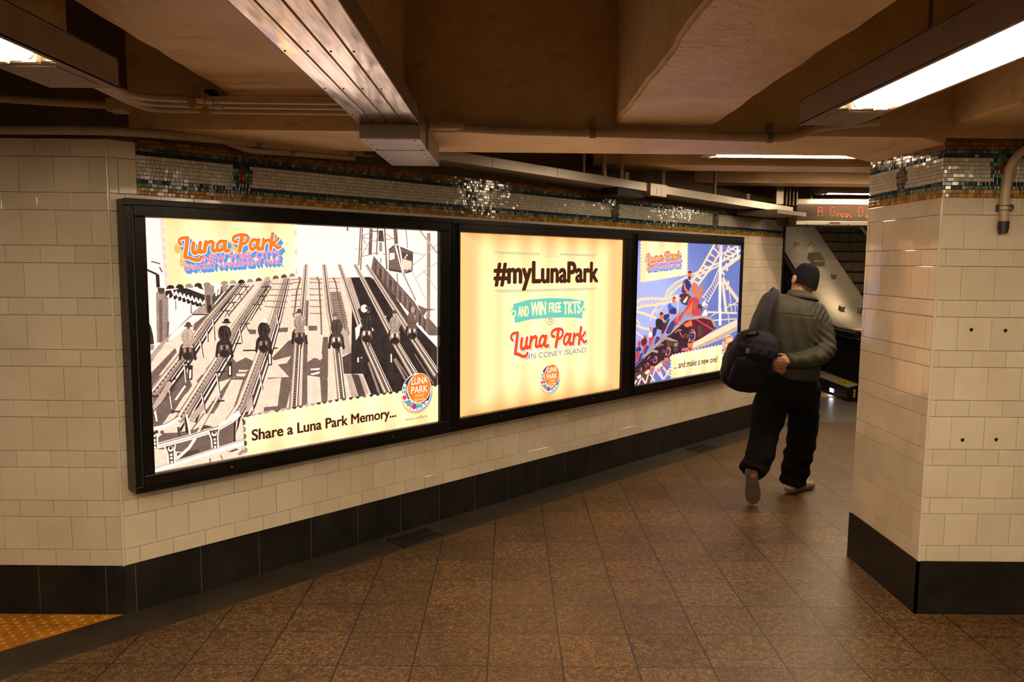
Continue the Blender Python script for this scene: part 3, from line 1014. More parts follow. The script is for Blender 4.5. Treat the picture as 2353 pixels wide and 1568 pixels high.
pL 946,540 945,532 940,527 936,527 932,532 930,541 932,549 936,554 941,553 945,548
pL 977,540 976,533 972,529 968,529 965,534 964,541 965,548 968,552 972,551 976,547
pK 949,546 952,549 956,549 960,546 961,537 962,524 962,513 961,503 958,492 956,485 953,484 948,487 946,491 946,498 947,509 949,518 949,528 948,539
n
pD 942,647 950,647 960,647 969,645 976,642 982,637 987,631 991,622 994,611 995,602 993,596 990,589 987,584 984,579 982,573 981,568 985,561 991,553 992,548 984,549 971,553 960,555 947,554 932,552 923,553 923,558 928,566 931,573 929,579 926,586 923,592 922,599 921,608 921,615 923,623 926,632 929,638 932,642 937,645
n
lK:3.0:3.0 958,634 955,597 960,564
lK:4.0:4.0 931,622 926,594 941,579
lK:4.0:4.0 982,617 984,591 971,575
lK:2.0:2.0 936,566 976,563
lB:3.0:3.0 971,634 979,610
pT 959,658 958,652 955,648 950,646 945,646 940,649 937,653 936,659 937,664 941,668 945,670 950,670 955,668 958,663
n
pB 932,663 935,679 948,684 961,678 964,662
n
pD 1105,577 1116,593 1131,604 1150,606 1170,602 1185,587 1196,567 1198,540 1195,518 1185,521 1172,525 1166,501 1161,482 1156,501 1150,526 1134,535 1119,538 1110,532 1104,529 1103,551
n
pK 1119,600 1114,597 1107,589 1102,582 1100,572 1098,559 1096,549 1095,539 1093,528 1093,520 1097,516 1103,513 1107,515 1109,523 1111,536 1113,548 1118,560 1124,574 1128,585 1126,592 1123,598
pK 1176,597 1181,593 1188,585 1193,577 1195,566 1197,553 1199,542 1201,532 1204,521 1204,513 1200,508 1194,505 1190,506 1187,516 1184,530 1181,543 1176,557 1171,572 1167,583 1168,590 1172,595
n
pB 1184,548 1182,536 1175,525 1165,518 1153,514 1140,515 1128,520 1119,529 1112,540 1110,553 1113,565 1119,575 1129,583 1141,586 1154,586 1166,581 1176,572 1182,561
pK 1178,529 1175,521 1166,515 1154,512 1140,513 1127,517 1119,525 1116,533 1119,541 1128,547 1140,550 1154,549 1167,545 1175,538
n
pL 1139,563 1137,555 1133,550 1127,550 1123,555 1122,564 1123,572 1128,577 1133,577 1137,571
pL 1171,563 1170,556 1166,552 1162,552 1158,557 1157,564 1159,571 1162,575 1167,575 1170,570
pK 1142,570 1145,572 1149,572 1153,569 1154,560 1155,547 1155,535 1154,525 1152,514 1149,507 1146,506 1141,508 1138,512 1138,520 1140,531 1141,541 1141,551 1141,562
n
pK 1134,673 1142,674 1153,674 1162,672 1170,669 1177,663 1182,657 1186,648 1189,637 1191,627 1189,621 1185,614 1182,609 1179,603 1177,597 1176,592 1180,585 1186,577 1187,572 1179,573 1166,576 1153,579 1139,578 1123,576 1113,576 1114,582 1119,590 1122,597 1120,604 1117,611 1114,617 1112,624 1111,633 1111,641 1113,649 1116,658 1120,664 1124,668 1128,672
n
lD:3.0:3.0 1151,661 1148,622 1153,588
lD:4.0:4.0 1122,648 1117,619 1133,604
lD:4.0:4.0 1176,643 1179,616 1165,600
lD:2.0:2.0 1128,590 1170,588
lB:3.0:3.0 1165,660 1173,636
pB 1172,684 1171,678 1167,674 1162,672 1157,672 1152,674 1148,679 1147,685 1148,690 1152,695 1157,697 1162,697 1168,694 1171,689
n
pK 1143,690 1146,706 1160,711 1174,705 1177,688
lK:7.0:7.0 1134,690 1185,688
n
pD 1295,553 1306,569 1321,579 1341,581 1360,577 1375,562 1386,543 1389,517 1386,496 1375,499 1363,502 1357,479 1351,461 1347,479 1340,504 1325,512 1309,515 1300,509 1295,507 1293,528
n
pK 1309,575 1304,572 1297,565 1292,558 1290,548 1288,536 1287,526 1285,516 1284,506 1284,498 1287,494 1293,491 1298,493 1300,500 1301,513 1303,525 1308,537 1314,551 1318,561 1317,568 1313,573
pK 1366,572 1371,568 1378,560 1383,552 1386,542 1388,530 1389,519 1391,509 1394,498 1395,490 1391,486 1385,483 1380,484 1377,493 1375,507 1372,520 1367,533 1361,548 1358,559 1359,565 1362,571
n
pM 1375,525 1372,513 1366,503 1356,496 1344,492 1331,493 1319,498 1309,507 1303,517 1301,529 1303,541 1309,551 1319,559 1331,562 1344,561 1356,556 1366,548 1372,537
pK 1369,506 1366,498 1357,492 1344,490 1330,491 1318,495 1309,502 1306,511 1309,518 1318,524 1330,527 1344,526 1357,522 1366,515
n
pL 1329,539 1327,531 1323,526 1318,527 1314,532 1312,540 1314,548 1318,553 1323,553 1327,548
pL 1362,540 1360,533 1357,529 1352,529 1349,534 1347,540 1349,547 1352,551 1357,551 1360,547
pK 1332,546 1335,549 1340,548 1343,545 1345,537 1346,524 1346,513 1345,502 1342,492 1340,485 1336,484 1332,486 1329,490 1329,498 1330,509 1332,518 1332,528 1331,539
n
pG 1324,647 1332,647 1343,647 1352,645 1359,642 1367,636 1372,630 1376,622 1379,611 1381,602 1379,595 1375,589 1372,584 1369,578 1367,573 1366,567 1370,561 1376,553 1378,548 1369,549 1356,552 1343,555 1329,554 1314,552 1304,553 1304,558 1309,566 1312,573 1310,579 1307,586 1304,592 1302,599 1301,608 1301,615 1303,623 1306,632 1310,638 1314,642 1318,645
n
lB:2.82:2.82 1341,634 1338,597 1343,564
lB:3.76:3.76 1313,622 1307,594 1324,579
lB:3.76:3.76 1366,617 1369,591 1355,575
lB:1.88:1.88 1318,566 1360,563
lL:2.82:2.82 1355,633 1364,610
pT 1348,657 1347,652 1343,647 1338,645 1332,646 1327,648 1324,653 1323,658 1324,664 1328,668 1333,670 1338,670 1343,667 1347,663
n
pD 1318,663 1321,679 1335,683 1350,678 1352,662
n
pD 1419,572 1429,587 1444,598 1464,600 1484,596 1498,581 1509,562 1512,537 1509,516 1498,519 1486,523 1480,501 1475,482 1470,500 1464,524 1448,532 1433,535 1424,529 1419,527 1417,548
n
pK 1433,594 1428,591 1421,584 1416,577 1413,567 1412,556 1410,545 1409,536 1407,526 1407,518 1411,514 1417,512 1421,513 1423,521 1425,533 1427,544 1432,556 1438,570 1441,580 1440,587 1437,592
pK 1489,591 1495,587 1501,580 1506,572 1509,562 1511,550 1512,539 1514,529 1517,519 1518,511 1514,507 1508,504 1503,505 1500,514 1498,528 1495,540 1490,553 1484,567 1481,578 1482,584 1485,589
n
pB 1498,545 1495,533 1489,523 1479,516 1467,513 1454,514 1442,519 1433,527 1426,537 1424,549 1426,561 1433,570 1443,577 1455,581 1467,580 1479,575 1489,567 1496,557
pK 1492,527 1489,519 1480,513 1468,510 1454,511 1441,516 1433,523 1430,531 1433,538 1441,544 1454,547 1468,546 1480,542 1489,535
n
pL 1452,559 1451,551 1446,546 1441,546 1437,552 1435,560 1437,568 1441,572 1447,572 1451,567
pL 1485,559 1484,553 1480,549 1476,549 1472,553 1471,560 1472,567 1476,571 1480,570 1484,566
pK 1455,565 1458,568 1463,568 1467,565 1468,556 1469,544 1469,533 1468,523 1466,512 1463,506 1460,505 1455,507 1452,511 1452,518 1454,529 1455,538 1455,548 1455,558
n
pB 1447,663 1455,664 1466,664 1475,662 1482,659 1490,653 1495,648 1499,639 1502,629 1504,620 1502,614 1498,607 1495,602 1493,597 1490,591 1489,586 1493,580 1499,572 1501,567 1493,568 1479,572 1467,574 1453,573 1437,571 1427,572 1428,577 1432,585 1436,591 1434,597 1430,604 1427,610 1426,617 1425,625 1425,633 1426,640 1430,649 1433,655 1437,659 1442,662
n
lD:2.7:2.7 1464,651 1461,615 1467,583
lD:3.6:3.6 1436,639 1430,612 1447,598
lD:3.6:3.6 1489,634 1492,609 1478,594
lD:1.8:1.8 1441,584 1484,582
lL:2.7:2.7 1478,651 1487,628
pT 1479,673 1478,668 1475,664 1470,662 1464,662 1459,665 1456,669 1454,674 1456,680 1459,684 1464,686 1470,686 1475,683 1478,679
n
pG 1450,679 1453,695 1467,699 1481,694 1484,678
n
oN:22 1132,699
pN 1072,595 1110,620 1098,553 1077,527
pN 1180,594 1194,579 1185,570
pL 761,625 782,620 784,581 770,573
pD 1143,710 1173,705 1178,691 1137,695
lN:9:9 1311,435 1311,387
lN:9:9 1089,434 1089,407
oN:4 1111,430 1275,649
lM:7:7 1340,409 1436,284
lM:14:14 1331,405 1412,277
lM:14:14 1156,401 1233,206
lM:6:6 1479,422 1621,230
lK:22:22 176,471 172,403
lN:9:9 175,450 172,410
lK:22:22 365,471 363,401
lN:9:9 364,450 363,408
lK:22:22 571,515 571,435
lN:9:9 570,493 571,442
n
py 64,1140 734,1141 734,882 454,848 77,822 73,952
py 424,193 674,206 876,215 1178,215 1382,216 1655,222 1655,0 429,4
n
pV 64,1102 68,1102 73,1104 76,1107 79,1112 80,1117 80,1122 78,1127 75,1131 71,1134 67,1136 62,1136
pV 65,1063 70,1064 74,1066 78,1069 80,1073 81,1078 81,1083 80,1088 77,1092 73,1095 68,1097 64,1097
pV 67,1025 71,1025 76,1027 79,1030 82,1035 83,1040 83,1045 81,1050 78,1054 74,1057 70,1059 65,1059
pV 68,986 73,987 77,989 81,992 83,996 84,1001 84,1006 83,1011 80,1015 76,1018 71,1020 67,1020
pV 70,948 74,948 79,950 82,953 85,958 86,963 86,968 84,973 81,977 77,980 73,982 68,982
pV 71,909 76,910 80,912 84,915 86,919 87,924 87,929 86,934 83,938 79,941 74,943 70,943
pV 73,871 77,871 82,873 85,876 88,881 89,886 89,891 87,896 84,900 80,903 76,905 71,905
pV 74,832 79,833 83,835 87,838 89,842 90,847 90,852 89,857 86,861 82,864 77,866 73,866
pW 731,1112 727,1112 723,1114 720,1116 717,1120 716,1124 716,1129 717,1133 719,1137 723,1140 727,1142 731,1142
pV 731,1080 727,1080 723,1081 720,1084 718,1088 716,1092 716,1097 717,1101 720,1105 723,1108 727,1109 731,1109
pW 732,1047 728,1047 724,1049 720,1052 718,1055 717,1060 717,1064 718,1069 720,1072 723,1075 727,1077 731,1077
pW 732,1015 728,1015 724,1016 721,1019 718,1023 717,1027 717,1032 718,1036 720,1040 724,1043 728,1044 732,1045
pV 732,982 728,983 724,984 721,987 719,990 717,995 717,999 719,1004 721,1008 724,1010 728,1012 732,1012
pW 733,950 729,950 725,952 721,954 719,958 718,962 718,967 719,971 721,975 724,978 728,980 733,980
pW 733,918 729,918 725,919 722,922 719,926 718,930 718,935 719,939 722,943 725,946 729,947 733,947
pV 734,885 729,885 726,887 722,890 720,893 718,898 718,902 720,907 722,911 725,913 729,915 733,915
pK 116,825 115,829 113,834 110,838 105,840 100,841 94,841 89,839 85,836 82,832 80,827 80,822
pK 158,827 157,832 155,837 152,840 147,843 142,844 136,844 131,842 127,839 124,835 122,830 122,825
pM 200,830 199,835 197,839 193,843 189,846 183,847 178,846 173,845 168,841 165,837 164,833 164,828
pK 242,833 241,837 239,842 235,846 231,848 225,849 220,849 215,847 210,844 207,840 206,835 206,830
pM 283,835 283,840 281,845 277,848 273,851 267,852 262,852 257,850 252,847 249,843 248,838 248,833
pN 325,838 325,843 323,847 319,851 314,854 309,855 304,854 298,853 294,849 291,845 290,841 290,836
pM 367,841 367,845 365,850 361,854 356,856 351,857 346,857 340,855 336,852 333,848 331,843 332,838
pG 409,843 409,848 406,853 403,856 398,859 393,860 387,860 382,858 378,855 375,851 373,846 373,841
pK 451,846 451,851 448,855 445,859 440,862 435,863 429,862 424,861 420,857 417,853 415,849 415,844
pM 493,851 493,855 491,860 487,863 482,865 477,866 472,865 467,863 464,860 461,856 460,852 460,847
pD 538,856 538,860 536,865 532,868 527,870 522,871 517,870 512,868 509,865 506,861 505,857 505,852
pT 583,861 583,866 581,870 577,873 572,875 567,876 562,876 557,874 554,870 551,866 550,862 550,857
pB 628,866 628,871 626,875 622,878 617,881 612,881 607,881 602,879 599,876 596,872 595,867 595,862
pD 673,871 673,876 671,880 667,884 662,886 657,887 652,886 647,884 644,881 641,877 640,872 640,868
pM 718,877 718,881 716,885 712,889 707,891 702,892 697,891 692,889 689,886 686,882 685,877 685,873
pB 461,205 461,201 459,198 457,195 453,192 449,191 445,191 441,192 437,194 435,197 433,201 433,205
pT 492,206 492,202 491,199 488,196 485,193 481,192 476,192 472,193 469,195 466,198 465,202 464,205
pG 524,207 524,203 522,200 520,196 516,194 512,193 508,193 504,194 500,196 498,199 496,202 496,206
pT 555,208 555,204 554,200 551,197 548,195 544,194 539,194 535,195 532,197 529,200 528,203 527,207
pV 587,209 587,205 585,201 583,198 579,196 575,195 571,194 567,195 563,198 561,201 559,204 559,208
pB 618,210 618,206 617,202 614,199 611,197 607,195 602,195 598,196 595,198 592,201 591,205 590,209
pT 650,211 650,207 648,203 646,200 642,198 638,196 634,196 630,197 626,199 624,202 622,206 622,210
pG 681,211 681,208 680,204 677,201 674,198 670,197 665,197 661,198 658,200 655,203 654,207 653,211
pD 714,213 714,209 713,205 711,202 707,199 703,198 699,198 695,199 691,201 688,204 687,208 687,212
pB 750,214 750,210 748,206 746,203 742,201 738,199 734,199 730,200 726,202 724,205 722,209 722,213
pT 785,215 785,211 783,207 781,204 777,202 773,200 769,200 765,201 761,203 759,206 757,210 757,214
pG 820,216 820,212 819,208 816,205 813,203 809,202 804,201 800,203 797,205 794,208 792,211 792,215
pD 855,217 855,213 854,210 851,206 848,204 844,203 839,203 835,204 832,206 829,209 827,212 827,216
pD 890,218 890,214 889,211 886,208 883,205 879,204 875,204 870,205 867,207 864,210 863,213 862,217
pB 925,219 925,216 924,212 921,209 918,206 914,205 910,205 906,206 902,208 899,211 898,215 897,218
pK 964,219 964,216 963,212 960,210 957,207 953,206 949,206 945,207 942,210 940,212 938,216 938,219
pD 1008,219 1008,216 1007,212 1004,209 1001,207 997,206 993,206 990,207 986,209 984,212 983,216 983,219
pK 1053,219 1053,216 1051,212 1049,209 1046,207 1042,206 1038,206 1034,207 1031,209 1028,212 1027,216 1027,219
pK 1097,219 1097,215 1095,212 1093,209 1090,207 1086,206 1082,206 1078,207 1075,209 1073,212 1071,215 1071,219
pB 1141,219 1141,215 1140,212 1137,209 1134,207 1130,206 1126,206 1123,207 1119,209 1117,212 1116,215 1115,219
pK 1186,219 1185,215 1184,212 1182,209 1178,207 1175,206 1171,206 1167,207 1164,209 1161,212 1160,215 1160,219
pK 1230,219 1230,215 1228,212 1226,209 1223,207 1219,206 1215,206 1211,207 1208,209 1205,212 1204,215 1204,219
pD 1274,219 1274,215 1273,212 1270,209 1267,207 1263,206 1259,206 1255,207 1252,209 1250,212 1248,215 1248,219
pK 1318,219 1318,215 1317,212 1315,209 1311,207 1308,206 1304,206 1300,207 1296,209 1294,212 1293,215 1293,219
pK 1363,218 1363,215 1361,211 1359,209 1356,207 1352,205 1348,205 1344,207 1341,209 1338,212 1337,215 1337,218
pK 1646,226 1646,223 1645,219 1643,216 1640,214 1636,213 1632,213 1628,214 1625,216 1622,219 1621,222 1621,226
pD 421,153 425,153 429,155 432,158 434,161 435,166 435,171 434,175 431,178 428,181 424,182 420,182
pM 422,118 427,118 430,120 434,123 436,127 437,131 437,136 435,140 433,144 429,146 425,148 421,148
pB 424,83 428,83 432,85 435,88 437,92 438,96 438,101 437,105 434,109 431,111 427,113 423,113
pD 426,48 430,49 434,50 437,53 439,57 440,62 440,66 438,70 436,74 432,77 428,78 424,78
pM 427,13 431,14 435,16 438,18 441,22 442,27 441,31 440,36 437,39 434,42 430,43 426,43"""
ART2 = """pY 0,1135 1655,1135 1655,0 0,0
n
lZ:5:5 300,1023 730,1021
lZ:5:5 335,1014 730,1011
lZ:5:5 934,1022 1358,1019
lZ:5:5 934,1014 1319,1011
lZ:5:5 303,777 1360,776
lZ:5:5 338,768 1321,767
pQ 476,687 624,711 828,718 1044,708 1208,687 1188,560 1046,574 851,580 646,578 495,560
pQ 479,669 455,643 456,616 485,599
pQ 1203,647 1224,636 1225,610 1195,598
n
oY:24 480,624 1203,625
n
oQ:14 480,624 1203,625
lZ:6:6 796,583 799,557 820,537 841,532 873,537 889,556 890,581"""
